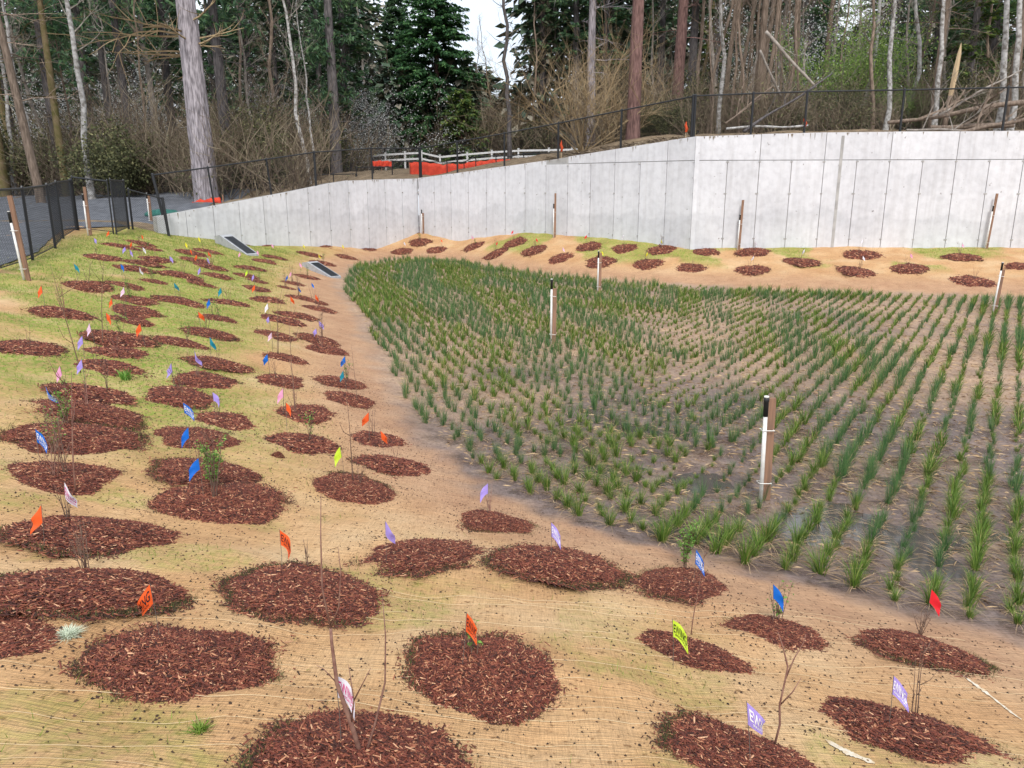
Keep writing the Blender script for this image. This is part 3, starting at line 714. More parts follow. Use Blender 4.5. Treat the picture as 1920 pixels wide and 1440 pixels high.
# (px, py, width px, zone)   zones: n near bank, l left bank, b bench under the wall
NEAR = [(700, 1425, 455, 'mulch ring with a forked sapling cut by the bottom edge'), (1405, 1425, 345, 'mulch ring at the bottom edge holding a lettered purple flag'),
        (1697, 1372, 360, 'large mulch ring with purple flag, lower right corner'), (908, 1262, 328, 'mulch ring with black-lettered orange flag, bottom centre'),
        (350, 1247, 390, 'wide heart-shaped mulch ring at lower left'), (-30, 1200, 190, 'mulch ring cut off by the left edge, low'),
        (167, 1103, 340, 'mulch ring with pale chips against the left edge'), (570, 1108, 290, 'round mulch ring with orange flag behind its top edge'),
        (1292, 1226, 262, 'mulch ring with the lettered lime flag'), (1460, 1187, 220, 'mulch ring with a creased blue flag, near the rushes'),
        (1727, 1217, 252, 'mulch ring next to the red flag, right side'), (1280, 1091, 178, 'steep mulch ring with a bright green leafy shrub'),
        (1047, 1057, 240, 'mulch ring trailing dark soil on both sides'), (785, 1037, 212, 'slanting mulch ring under a plain purple flag'),
        (928, 978, 157, 'small mulch ring with thin twigs close to rushes')]
LEFT = [(176, 1000, 308), (418, 947, 242), (110, 895, 232), (390, 884, 205), (668, 918, 182), (740, 873, 150), (140, 823, 230), (375, 826, 182), (567, 830, 146), (711, 826, 130), (167, 773, 195),
        (423, 790, 135), (565, 777, 132), (336, 743, 137), (656, 749, 112), (178, 739, 158), (199, 690, 143), (384, 716, 128), (526, 715, 112), (643, 718, 107), (217, 662, 135), (228, 636, 125), (48, 652, 128),
        (405, 681, 120), (536, 673, 103), (613, 657, 95), (600, 638, 90), (339, 643, 102), (394, 625, 102), (515, 630, 96), (532, 603, 92), (558, 592, 77), (248, 603, 105), (249, 585, 100), (253, 565, 97),
        (118, 588, 118), (409, 598, 82), (337, 566, 92), (428, 569, 84), (498, 563, 71), (479, 543, 72), (164, 536, 83), (232, 535, 75), (289, 529, 61), (339, 517, 75), (380, 534, 62), (250, 505, 80),
        (270, 494, 74), (290, 487, 74), (190, 484, 74), (225, 463, 72), (265, 457, 62), (281, 468, 64), (362, 476, 62), (366, 490, 64), (396, 501, 66), (405, 517, 60), (387, 471, 52), (467, 503, 60),
        (462, 517, 50), (479, 527, 48), (494, 491, 52), (518, 484, 50), (492, 458, 50), (458, 458, 34), (348, 441, 44), (574, 520, 54), (550, 531, 44), (536, 540, 48), (562, 559, 62), (592, 566, 50), (600, 580, 66),
        (602, 459, 42), (583, 478, 47), (606, 494, 50), (650, 482, 38)]
BENCH = [(684, 466, 42), (726, 445, 41), (783, 431, 42), (788, 454, 41), (752, 472, 40), (817, 470, 43), (868, 443, 43), (891, 462, 42), (931, 475, 45), (966, 456, 45), (1001, 469, 46), (1051, 486, 52), (1105, 462, 49), (1126, 491, 54),
         (1170, 467, 48), (1243, 470, 52), (1214, 496, 55), (1297, 503, 49), (1320, 474, 51), (1411, 473, 58), (1408, 506, 61), (1504, 491, 67), (1615, 479, 61), (1607, 509, 71), (1704, 503, 62), (1801, 482, 63), (1824, 528, 78), (1916, 501, 64)]
rings = []
def nearest_txt(i): return 'nearest' if i == 0 else ordw(i) + ' nearest'
allr = []
for p in NEAR: allr.append((*p[:3], 'n', p[3]))
for i, p in enumerate(sorted(LEFT, key=lambda q: -q[1])): allr.append((*p, 'l', nearest_txt(i) + ' mulch ring on the grassy left bank'))
up = sorted([p for p in BENCH if p[1] < 480 + (p[0] - 700) * .008], key=lambda q: q[0]); lo = sorted([p for p in BENCH if p not in up], key=lambda q: q[0])
for i, p in enumerate(up): allr.append((*p, 'b', ordw(i) + ' mulch ring from left, upper row under the wall'))
for i, p in enumerate(lo): allr.append((*p, 'b', ordw(i) + ' mulch ring from left, lower row under the wall'))
protos = {}
NEARH = [180, 165, 165, 150, 165, 170, 115, 105, 100, 85, 87, 87, 85, 80, 45]
GR = {'n': 'mulch rings on the near bank', 'l': 'mulch rings on the left bank', 'b': 'mulch rings on the bench under the wall'}
for k, (px, py, wp, zn, desc) in enumerate(allr):
    x, y, z, t = hit(px, py)
    dm = wp * t / F
    # the visible width includes its depth; keep real size sensible
    dm = min(max(dm, .70), 1.28) * (1.0 if zn == 'b' else .91)
    ys_ = 1.0; rz0 = random.uniform(0, 6.28)
    if zn == 'n' and k < len(NEARH):
        e = .4; za, zb = float(H(x, y - e)), float(H(x, y + e))
        pj = lambda yy, zz: 720 - F * (((zz - CZ) * cP + yy * sP) / (yy * cP + (CZ - zz) * sP))
        slope_px = (pj(y - e, za) - pj(y + e, zb)) / (2 * e); ys_ = min(max(NEARH[k] * .88 / (slope_px * dm), .85), 1.6); rz0 = 0 if k % 2 else math.pi
    rv, nm = (RV_near, 'n') if t < 8.5 else (RV_mid, 'm') if t < 17 else (RV_far, 'f')
    vi = k % len(rv); key = (nm, vi)
    eu, nrm = align(x, y, rz0)
    if key not in protos:
        root = link('mulch_ring', rv[vi][0], None, (x, y, z)); root['category'] = 'mulch ring'
        link('wood_chips', rv[vi][1], root, kind='stuff'); link('moss_fringe', rv[vi][2], root, kind='stuff'); protos[key] = root
    else: root = copy_tree(protos[key])
    root.location = (x, y, z - .016); root.rotation_euler = eu; root.scale = (dm, dm * ys_, min(dm, 1.05) * .85)
    root['group'] = GR[zn]
    extra = ['red-brown bark ', 'oval ', ''][k % 3] if zn != 'n' else ''
    root['label'] = desc if zn == 'n' else desc.replace('mulch ring', 'red-brown mulch ring')
    rings.append((x, y, z, t, zn, desc, dm, nrm))
# a lone small clump of mulch
cx_, cy_, cz_, _ = hit(521, 856)
o = copy_tree(protos[('m', 0)]); o.location = (cx_, cy_, cz_); o.scale = (.12, .1, .5); o['label'] = 'tiny stray clump of mulch on bare matting between rings'; o['group'] = 'stray mulch'; o.name = 'mulch_clump'

# ---------------------------------------------------------------- flags
def flag_map(s, t, sg, cur):
    """s along the flag (0 at wire), t down (0..1); returns local point with wire top at origin"""
    x = sg * (s * .058 + .006 * math.sin(s * 3)); z = -t * .092 * (1 - .12 * s) - s * .088
    y = cur * math.sin(s * 3.1 + t * 1.3) * .026 * s ** .5 + .007 * math.sin(7 * t + 5 * s) * s
    return Vector((x, y, z))
def make_flag_mesh(sg, cur, n=8):
    V = []; Fz = []
    for i in range(n + 1):
        for j in range(n + 1): V.append(flag_map(i / n, j / n, sg, cur))
    for i in range(n):
        for j in range(n): a = i * (n + 1) + j; Fz.append((a, a + 1, a + n + 2, a + n + 1))
    return [tuple(v) for v in V], Fz
flag_var = [make_flag_mesh(sg, cur) for sg in (1, -1) for cur in (1, -1.3, .4)]
flag_meshes = {}
def text_mesh(txt, size, ink, sg, cur, s0, t0, ls, lt):
    cu = bpy.data.curves.new('t', 'FONT'); cu.body = txt; cu.size = 1; cu.resolution_u = 2; cu.align_x = 'CENTER'; cu.align_y = 'CENTER'; cu.offset = .012
    ob = bpy.data.objects.new('t', cu); C.objects.link(ob); dg = bpy.context.evaluated_depsgraph_get(); me = bpy.data.meshes.new_from_object(ob.evaluated_get(dg))
    bpy.data.objects.remove(ob); me.name = 'lettering'
    xs_ = [v.co.x for v in me.vertices]; ys_ = [v.co.y for v in me.vertices]; wx = max(xs_) - min(xs_); hy = max(ys_) - min(ys_); mx_ = (max(xs_) + min(xs_)) / 2; my_ = (max(ys_) + min(ys_)) / 2
    for v in me.vertices:
        a = (v.co.x - mx_) / wx * ls; b = (v.co.y - my_) / hy * lt
        s = s0 + a * sg * 1 ; t = t0 - b
        if sg < 0: s = s0 - a
        s = min(max(s, .01), .99) if True else s
        p = flag_map(s if sg > 0 else 1 - (1 - s), t, sg, cur); v.co = p - Vector((0, .0022, 0))
    me.materials.append(ink); return me
TXT = {}
def lettering(vi, ink, parent):
    sg = 1 if vi < 3 else -1; cur = (1, -1.3, .4)[vi % 3]
    key = (vi, ink)
    if key not in TXT:
        TXT[key] = (text_mesh('EWING', 1, M[ink], sg, cur, .5, .44, .86, .5), text_mesh('IRRIGATION', 1, M[ink], sg, cur, .52, .80, .7, .13))
    for me in TXT[key]: link('lettering', me, parent)
FL = [  # px, py (flag centre), colour, lettered, label or None
 (300, 1117, 'orange', 'ink_black', 'creased orange flag by the heart-shaped ring, lower left'), (530, 1017, 'orange', 'ink_black', 'orange flag with black lettering behind the round ring'),
 (84, 969, 'orange', None, 'plain curled orange flag near the left edge'), (866, 1172, 'orange', 'ink_black', 'orange flag with black lettering in the bottom centre ring'),
 (640, 1292, 'white', 'ink_magenta', 'pale pink and white flag behind the forked sapling'), (1407, 1345, 'purple', 'ink_white', 'purple flag with white lettering in the bottom edge ring'),
 (1665, 1290, 'purple', 'ink_white', 'largest purple flag with white lettering, lower right ring'), (1262, 1178, 'lime', 'ink_black', 'lime flag with black lettering in front of bare matting'),
 (1449, 1113, 'blue', None, 'creased blue flag at the rush edge, above a ring'), (1733, 1120, 'red', None, 'red flag leaning among the nearest rushes'),
 (1300, 1047, 'blue', 'ink_white', 'narrow blue flag beside the bright green shrub'), (1034, 998, 'purple', 'ink_white', 'lettered purple flag over the soil-trailing ring'),
 (914, 922, 'purple', None, 'small purple flag over thin twigs near the rushes'), (724, 994, 'purple', None, 'plain square purple flag on the slanting ring'),
 (125, 923, 'white', 'ink_magenta', 'white flag with magenta lettering by the left rings')]
FLA = [(382, 875, 'blue'), (646, 850, 'lime'), (721, 820, 'orange'), (692, 785, 'orange'), (357, 818, 'blue'), (351, 769, 'blue'), (75, 822, 'blue'), (101, 740, 'blue'), (406, 750, 'purple'), (327, 694, 'purple'), (127, 700, 'pink'),
 (161, 688, 'purple'), (370, 670, 'purple'), (538, 768, 'orange'), (531, 740, 'pink'), (650, 677, 'blue'), (650, 705, 'teal'), (507, 675, 'blue'), (601, 610, 'purple'), (597, 624, 'purple'), (511, 632, 'palepink'), (508, 602, 'purple'), (505, 577, 'white'),
 (400, 568, 'blue'), (419, 547, 'teal'), (378, 594, 'orange'), (272, 617, 'orange'), (202, 597, 'orange'), (217, 568, 'orange'), (178, 617, 'palepink'), (158, 642, 'purple'), (396, 643, 'teal'), (237, 547, 'palepink'), (230, 503, 'blue'), (263, 508, 'white'),
 (147, 503, 'teal'), (85, 546, 'orange'), (330, 538, 'teal'), (378, 508, 'purple'), (391, 489, 'purple'), (373, 484, 'orange'), (391, 478, 'orange'), (358, 473, 'orange'), (320, 487, 'purple'), (270, 470, 'white'), (239, 469, 'purple'), (245, 475, 'purple'),
 (249, 460, 'orange'), (267, 446, 'orange'), (206, 438, 'orange'), (179, 453, 'purple'), (347, 460, 'yellow'), (372, 449, 'yellow'), (466, 512, 'lime'), (478, 521, 'purple'), (540, 522, 'blue'), (560, 542, 'blue'), (586, 536, 'blue'), (546, 563, 'orange'),
 (592, 559, 'orange'), (479, 541, 'orange'), (546, 515, 'pink'), (564, 498, 'pink'), (481, 474, 'pink'), (452, 478, 'pink'), (510, 462, 'pink'), (570, 463, 'yellow'), (602, 445, 'yellow'), (599, 481, 'yellow'), (642, 463, 'yellow')]
FLB = [(680, 452, 'white'), (731, 432, 'white'), (757, 457, 'white'), (787, 418, 'white'), (828, 452, 'orange'), (885, 445, 'pink'), (932, 457, 'red'), (962, 436, 'red'), (1004, 451, 'red'), (1055, 468, 'palepink'), (1099, 445, 'red'), (1127, 475, 'yellow'), (1213, 478, 'yellow'), (1238, 454, 'yellow'),
 (1170, 444, 'white'), (1316, 452, 'yellow'), (1415, 458, 'white'), (1412, 484, 'white'), (1507, 472, 'white'), (1616, 453, 'white'), (1616, 485, 'white'), (1705, 480, 'pink'), (1801, 460, 'pink')]
cnt = {}
allf = [(*f, 'n') for f in FL]
for f in sorted(FLA, key=lambda q: -q[1]):
    k = cnt.get(f[2], 0); cnt[f[2]] = k + 1; nm = {'palepink': 'pale pink'}.get(f[2], f[2])
    allf.append((*f, 'ink_white' if (f[0], f[1]) in ((75, 822), (101, 740), (351, 769)) else None, nearest_txt(k) + ' ' + nm + ' marker flag on the grassy left bank', 'l'))
for i, f in enumerate(sorted(FLB, key=lambda q: q[0])):
    nm = {'palepink': 'pale pink'}.get(f[2], f[2]); allf.append((*f, None, ordw(i) + ' marker flag from left under the concrete wall, ' + nm, 'b'))
wire_me = None
FG = {'n': 'marker flags on the near bank', 'l': 'marker flags on the left bank', 'b': 'marker flags under the wall'}
for k, (px, py, c_, ink, lab, zn) in enumerate(allf):
    hc = .235 if zn == 'n' else .26 + random.uniform(-.03, .05); dy = 30
    for _ in range(8):
        x, y, z, t = hit(px, py + dy); dy = F * hc * .97 / t
    htop = hc + .09
    root = thing('marker_flag', lab, 'flag', (x, y, z), random.uniform(-.45, .45), FG[zn])
    tl = (random.uniform(-.1, .1), random.uniform(-.08, .08)); root.rotation_euler[0] = tl[1]; root.rotation_euler[1] = tl[0]
    m = MB(); m.tube([(0, 0, -.06), (.003, 0, htop * .5), (0, 0, htop + .004)], .0016 if t < 9 else .003, 5); link('wire', m.mesh('wire', [M['flagwire']]), root)
    vi = random.randrange(6) if ink is None else random.randrange(3) ; key = (vi, c_)
    if k == 0: vi = 4; key = (vi, c_)
    if key not in flag_meshes:
        me = bpy.data.meshes.new('flag_sheet'); me.from_pydata(flag_var[vi][0], [], flag_var[vi][1]); me.materials.append(M['flag_' + c_]); me.polygons.foreach_set('use_smooth', [True] * len(me.polygons)); flag_meshes[key] = me
    fo = link('flag_sheet', flag_meshes[key], root, (0, 0, htop))
    sc = random.uniform(.9, 1.08); fs = sc * 1.2; fo.scale = (fs * random.uniform(.9, 1.3), fs, fs)
    if ink: lettering(vi, ink, fo)

# ---------------------------------------------------------------- saplings
def sapling_mesh(seed, h, stems, br, r0, spread=.15, bark='twig', straight=.06, leaf=0):
    r = random.Random(seed); m = MB(); lf = MB()
    for s_ in range(stems):
        a = r.uniform(0, 6.28); x, y, z = r.uniform(-.02, .02), r.uniform(-.02, .02), -.05; hh = h * r.uniform(.6, 1) if s_ else h
        dx, dy = math.cos(a) * spread * r.random(), math.sin(a) * spread * r.random(); pts = [(x, y, z)]; n = 7
        for i in range(1, n + 1):
            dx += r.gauss(0, straight) * .4; dy += r.gauss(0, straight) * .4
            x += dx * hh / n; y += dy * hh / n; z += (hh + .05) / n; pts.append((x, y, z))
        m.tube(pts, [r0 * (1 - .8 * i / n) for i in range(n + 1)], 5)
        for b in range(br):
            i = r.randrange(2, n); p = Vector(pts[i]); az = r.uniform(0, 6.28); L_ = hh * r.uniform(.14, .38); el = r.uniform(.5, 1.1)
            q = p + Vector((math.cos(az) * math.cos(el), math.sin(az) * math.cos(el), math.sin(el))) * L_ * .5; q2 = q + Vector((math.cos(az) * math.cos(el) * .6, math.sin(az) * math.cos(el) * .6, 1)).normalized() * L_ * .5
            m.tube([p, q, q2], [r0 * .5, r0 * .38, r0 * .15], 4)
            for k in range(leaf):
                c = p.lerp(q2, r.random()) + Vector((r.gauss(0, .012), r.gauss(0, .012), r.gauss(0, .012))); s2 = r.uniform(.007, .016)
                u = Vector((r.gauss(0, 1), r.gauss(0, 1), r.gauss(0, .6))).normalized(); v = u.cross(Vector((r.gauss(0, 1), r.gauss(0, 1), 1))).normalized()
                lf.add([c - u * s2, c + v * s2 * .5, c + u * s2, c - v * s2 * .5], [(0, 1, 2, 3)])
    return m.mesh('stem', [M[bark]], True), (lf.mesh('leaves', [M['leaf']]) if leaf else None)
def sapling(px, py, h, label, seed, stems=1, br=5, r0=.006, spread=.15, bark='twig', leaf=0, group=None, name='sapling', foot=None, me=None, straight=.06):
    x, y, z = foot if foot else hit(px, py)[:3]
    me = me or sapling_mesh(seed, h, stems, br, r0, spread, bark, straight, leaf)
    root = thing(name, label, 'young shrub' if stems > 1 or leaf else 'sapling', (x, y, z + .03), random.uniform(0, 6.28) if me and not name == 'forked_sapling' else 0, group)
    link('stem', me[0], root)
    if me[1]: link('leaves', me[1], root, kind='stuff')
    return root
# hand-shaped forked sapling at the bottom of the picture
x, y, z, _ = hit(682, 1425); root = thing('forked_sapling', 'tall bare forked sapling at the bottom centre-left edge', 'sapling', (x, y, z))
m = MB(); m.tube([(0, 0, -.03), (-.035, 0, .14), (-.085, .0, .34), (-.1, .02, .5), (-.1, .02, .56)], [.011, .0095, .008, .006, .0055], 7)
m.tube([(-.1, .02, .56), (-.125, .03, .72), (-.12, .04, .92), (-.112, .05, 1.08)], [.0045, .0035, .0025, .001], 6)
m.tube([(-.1, .02, .56), (-.06, .0, .66), (-.045, .0, .8), (-.05, .0, .9)], [.0035, .0028, .002, .0008], 5)
m.tube([(0, 0, 0), (.04, .05, .12), (.085, .06, .3), (.095, .06, .5), (.09, .06, .68)], [.006, .0045, .0035, .0027, .001], 6)
m.tube([(-.04, 0, .16), (-.02, -.02, .28), (-.03, -.03, .44)], [.004, .003, .001], 5); m.tube([(-.085, 0, .34), (-.13, 0, .4), (-.16, 0, .42)], [.003, .002, .001], 4)
m.tube([(-.02, -.02, .28), (.02, -.02, .36), (.05, -.02, .42)], [.003, .002, .001], 4)
link('stem', m.mesh('stem', [M['twigred']], True), root)
x, y, z, _ = hit(1450, 1400); root = thing('forked_sapling', 'slender bare sapling with crooked forks beside the lettered purple flag', 'sapling', (x, y, z))
m = MB(); m.tube([(0, 0, -.03), (.02, 0, .12), (.01, 0, .22), (.025, 0, .36), (.03, 0, .42), (-.0, 0, .52), (-.03, 0, .6)], [.006, .0055, .005, .0045, .004, .003, .001], 6)
m.tube([(.025, 0, .36), (.06, .01, .46), (.095, .01, .54), (.1, .01, .58)], [.004, .003, .002, .001], 5); m.tube([(.01, 0, .22), (.06, -.01, .3), (.09, -.01, .37)], [.0035, .003, .001], 5)
link('stem', m.mesh('stem', [M['twigred']], True), root)
SP = [(1300, 1190, .62, 'thin bare whip rising from the ring with lime flag', 5, 1, 2, .004, .05, 'twigred', 0), (660, 908, .9, 'tall dark whip sapling beside the small lime flag, left bank', 6, 1, 1, .007, .03, 'twig', 0),
      (556, 772, 1.25, 'tall slanting whip behind the orange and pink flags', 7, 1, 2, .007, .25, 'twig', 0), (150, 700, 1.35, 'tallest thin whip on the left bank near the left edge', 8, 1, 2, .008, .04, 'twig', 0),
      (193, 648, 1.25, 'tall branched whip right of the tallest one, left bank', 9, 1, 7, .008, .12, 'twig', 0), (521, 668, 1.05, 'branchy bare sapling among purple flags, mid left bank', 11, 2, 4, .006, .1, 'twig', 0),
      (668, 1000 - 245, .85, 'slim pale sapling crossing two rings near the toe', 12, 1, 2, .006, .05, 'twig', 0), (140, 925, .95, 'tall reddish sapling behind the white magenta flag', 13, 1, 5, .008, .1, 'twigred', 0),
      (105, 905, .55, 'spreading bare shrub in the ring at the left edge', 14, 5, 3, .005, .5, 'twigred', 0), (1715, 1340, .42, 'thin dark twigs standing behind the lower right purple flag', 15, 3, 2, .004, .12, 'twig', 0),
      (888, 1235, .22, 'short budding shrub beside the bottom centre orange flag', 16, 5, 3, .0035, .3, 'twig', 3), (575, 1068, .2, 'short twig clump in the round ring, orange flag left', 17, 4, 2, .0035, .25, 'twig', 0),
      (162, 1075, .3, 'dense dry twig clump in the ring on the left edge', 18, 9, 3, .004, .35, 'twig', 0), (130, 980, .28, 'pale stemmed clump under the white magenta flag', 19, 5, 2, .0045, .2, 'twig', 0),
      (918, 960, .22, 'small spreading twigs over the small rush-side ring', 20, 4, 3, .004, .6, 'twigred', 0), (1044, 1030, .16, 'small twig clump in the soil-trailing ring', 21, 4, 2, .0035, .3, 'twig', 0),
      (1284, 1068, .42, 'bright green leafy shrub beside the narrow blue flag', 22, 7, 9, .004, .22, 'twig', 9), (1458, 1165, .34, 'sparse leafy shrub behind the creased blue flag', 23, 7, 4, .0035, .25, 'twig', 3),
      (1722, 1190, .22, 'dry grey twig clump below the red flag', 24, 8, 3, .0035, .7, 'twig', 0), (402, 918, .42, 'bright green bushy shrub right of the creased blue flag', 25, 8, 12, .004, .35, 'twig', 12),
      (125, 800, .5, 'grey-green leafy shrub below blue flag near left edge', 26, 6, 9, .004, .25, 'twig', 6), (100, 850, .42, 'grey bushy shrub in front of the blue lettered flag', 27, 9, 8, .004, .5, 'twig', 2),
      (150, 1045, .15, 'small sprouting shrub at the lower edge of upper left ring', 28, 5, 2, .004, .3, 'twig', 0)]
for q in SP: sapling(q[0], q[1], q[2], q[3], q[4], q[5], q[6], q[7], q[8], q[9], q[10], 'planted saplings')
vs = [sapling_mesh(100 + i, .30 + .05 * (i % 4), 2 + i % 4, 2 + i % 3, .0042, .35, 'twig' if i % 3 else 'twigred', .08, 0) for i in range(7)]
vl = [sapling_mesh(120 + i, .34, 4, 5, .004, .3, 'twig', .08, 5) for i in range(3)]
for k, (x, y, z, t, zn, desc, dm, nrm) in enumerate(rings):
    if zn == 'n' or (zn == 'l' and t < 6): continue
    if random.random() < .12: continue
    leafy = random.random() < .16
    me = random.choice(vl if leafy else vs)
    root = thing('seedling', ('leafy green' if leafy else 'bare twiggy') + ' seedling in the ' + desc.replace('mulch ring ', 'ring ').replace('mulch ring', 'ring'), 'seedling', (x + random.uniform(-.1, .1), y + random.uniform(-.08, .08), z + .05), random.uniform(0, 6.28), 'seedlings in mulch rings')
    s_ = random.uniform(.7, 1.5); root.scale = (s_, s_, s_)
    link('stem', me[0], root)
    if me[1]: link('leaves', me[1], root, kind='stuff')
# pale lichen tuft at lower left and a fresh grass tuft
def tuft_at(name, label, px, py, n, h, sp, m, wd=.003):
    x, y, z, _ = hit(px, py); b = MB()
    for i in range(n):
        a = random.uniform(0, 6.28); r0 = random.uniform(0, sp * .5); p = Vector((r0 * math.cos(a), r0 * math.sin(a), -.01)); q = p + Vector((random.gauss(0, sp * .5), random.gauss(0, sp * .5), h * random.uniform(.4, 1))); s_ = Vector((wd * math.sin(a), -wd * math.cos(a), 0))
        mid = p.lerp(q, .5) + Vector((0, 0, h * .12)); b.add([p - s_, p + s_, mid + s_, mid - s_, q], [(0, 1, 2, 3), (3, 2, 4)])
    return link(name, b.mesh(name, [m]), None, (x, y, z), label, 'plant')
M['lichen'] = mat('pale_lichen', (.42, .48, .36), .9, (.58, .62, .48), 30)
tuft_at('lichen_tuft', 'pale grey-green lichen tuft on matting near the left edge', 127, 1190, 700, .035, .07, M['lichen'], .002)
tuft_at('grass_tuft', 'bright green grass tuft beside rings on the left bank', 235, 712, 120, .16, .14, M['leaf'], .004)
tuft_at('grass_tuft', 'little green tuft poking through the matting, bottom left', 375, 1370, 160, .04, .06, M['grass'], .0025)

# ---------------------------------------------------------------- rush and sedge plugs on the basin floor
def plug(seed, kind, n, h, segs, wd, dead=0):
    r = np.random.default_rng(seed)
    a = r.uniform(0, 2 * np.pi, n); r0 = np.abs(r.normal(0, .022, n)); L_ = h * (.45 + .55 * r.random(n))
    if kind == 'rush': out = np.abs(r.normal(0, .24, n)); bend = r.uniform(.0, .2, n)
    else: out = np.abs(r.normal(.1, .18, n)); bend = r.uniform(.15, .75, n) * .62
    if dead: out = r.uniform(.8, 1.5, n); bend = r.uniform(.4, .9, n); L_ = h * (.3 + .5 * r.random(n))
    ca, sa = np.cos(a), np.sin(a); V = []; wa = a + np.pi / 2 + r.uniform(-.8, .8, n); wx, wyv = np.cos(wa), np.sin(wa)
    for k in range(segs + 1):
        t = k / segs; rr = r0 + L_ * (out * t + bend * t * t); z = L_ * (t - (bend * .55) * t * t) * np.clip(1 - out * .35, .15, 1) - .01 * (k == 0)
        if dead: z = L_ * (.35 * np.sin(t * 2.6)) * .6 + .006
        wk = wd * (1 - t) ** .6 * .5
        if k < segs: V += [np.stack([rr * ca - wx * wk, rr * sa - wyv * wk, z], -1), np.stack([rr * ca + wx * wk, rr * sa + wyv * wk, z], -1)]
        else: V += [np.stack([rr * ca, rr * sa, z], -1)]
    V = np.stack(V, 1); nv = V.shape[1]; b = (np.arange(n) * nv)[:, None]; Q = []; T = []
    for k in range(segs - 1): Q += [b + 2 * k, b + 2 * k + 1, b + 2 * k + 3, b + 2 * k + 2]
    Q = np.concatenate([np.concatenate([b + 2 * k, b + 2 * k + 1, b + 2 * k + 3, b + 2 * k + 2], 1) for k in range(segs - 1)]) if segs > 1 else np.zeros((0, 4), int)
    k = segs - 1; T = np.concatenate([b + 2 * k, b + 2 * k + 1, b + 2 * k + 2], 1)
    return V.reshape(-1, 3), Q, T
def merge(parts):
    V = []; Q = []; T = []; mq = []; mt = []; o = 0
    for (v, q, t), m in parts:
        V.append(v); Q.append(q + o); T.append(t + o); mq += [m] * len(q); mt += [m] * len(t); o += len(v)
    return np.concatenate(V), np.concatenate(Q), np.concatenate(T), mq + mt
def plug_mesh(seed, kind):
    v, q, t, mi = merge([(plug(seed, kind, 95 if kind == 'rush' else 85, .36 if kind == 'rush' else .31, 3, .0034 if kind == 'rush' else .0058), 0)])
    d = merge([(plug(seed + 500, 'sedge', 26, .26, 3, .005, 1), 0)])
    return mesh_np('green_blades', v, [q, t], [M[kind]]), mesh_np('dead_blades', d[0], [d[1], d[2]], [M['straw']])
PM = {k: [plug_mesh(200 + i + (50 if k == 'rush' else 0), k) for i in range(6)] for k in ('rush', 'sedge')}
spots = []
d1 = np.array([.54, .84]); p1 = np.array([.84, -.54])
for i in range(-60, 160):
    for j in range(-10, 190):
        q = np.array([3.6, 5.4]) + d1 * (j * .215 + (i % 2) * .1) + p1 * (i * .292); spots.append((q[0], q[1], 0))
d2 = np.array([-.31, .95]); p2 = np.array([.95, .31]); 
for i in range(-6, 80):
    for j in range(-20, 150):
        q = np.array([.3, 7.7]) + d2 * (j * .25 + (i % 2) * .12) + p2 * (i * .265); spots.append((q[0], q[1], 1))
sp_ = np.array(spots); bx_ = bowl(sp_[:, 0], sp_[:, 1])
div = sp_[:, 0] - (1.9 + (sp_[:, 1] - 8) * .16 + (fbm(sp_[:, 0] * .4, sp_[:, 1] * .4, 2) - .5) * 2)
edge = (fbm(sp_[:, 0] * .8 + 30, sp_[:, 1] * .8, 2) - .5) * .07
nearfac = np.where(sp_[:, 1] > 20, .0, -.01)
keep = (bx_ + edge < nearfac) & np.where(sp_[:, 2] == 0, div > 0, div <= 0) & (sp_[:, 1] < 42) & (sp_[:, 0] < 24) & (sp_[:, 0] < sp_[:, 1] * .76 + 1.2)
sp_ = sp_[keep]; N_ = len(sp_)
jit = rng.normal(0, 1, (N_, 2)) * np.where(sp_[:, 2] == 1, .034, .02)[:, None]; sp_[:, :2] += jit
miss = rng.random(N_) > .035; sp_ = sp_[miss]; N_ = len(sp_)
dist_toe = -bowl(sp_[:, 0], sp_[:, 1]) / .229
nz_ = fbm(sp_[:, 0] * .45 + 11, sp_[:, 1] * .45, 3); rowid = np.floor((sp_[:, 0] * .84 - sp_[:, 1] * .54) / .292)
band = np.sin(dist_toe * 2.2 + (nz_ - .5) * 5 + sp_[:, 1] * .06)
kindr = np.where(sp_[:, 2] == 1, (band > .05) & (sp_[:, 1] > 9), (np.sin(sp_[:, 1] * 1.5 + rowid * 1.3) + (nz_ - .5) * 3 > .1) & (dist_toe > 1.0))
strength = np.clip(.75 + (nz_ - .5) * 1.4, .5, 1.25)
weak = (sp_[:, 2] == 1) & (sp_[:, 0] > -1.5) & (sp_[:, 1] < 25) & (rng.random(N_) < .8)
strength = np.where(weak, strength * .92, strength)
leftband = (sp_[:, 2] == 1) & (dist_toe < 6.5) & (sp_[:, 1] > 9); strength = np.where(leftband, np.maximum(strength, .9), strength)
nearmid = (sp_[:, 1] < 9.5) & (sp_[:, 0] < 3.2); strength = np.where(nearmid, strength * .95, strength)
farm = sp_[:, 1] > 15; strength = np.where(farm, strength * 1.14, strength)
nl2 = (sp_[:, 2] == 1) & (sp_[:, 1] < 14) & (sp_[:, 0] < 1.5); strength = np.where(nl2, np.maximum(strength, .9), strength)
nr2 = (sp_[:, 1] < 9) & (sp_[:, 0] > 3.2); strength = np.where(nr2, np.maximum(strength, .85) * .97, strength)
sc_ = strength * rng.uniform(.68, 1.22, N_)
sz = H(sp_[:, 0], sp_[:, 1]); dcam = np.hypot(sp_[:, 0], sp_[:, 1])
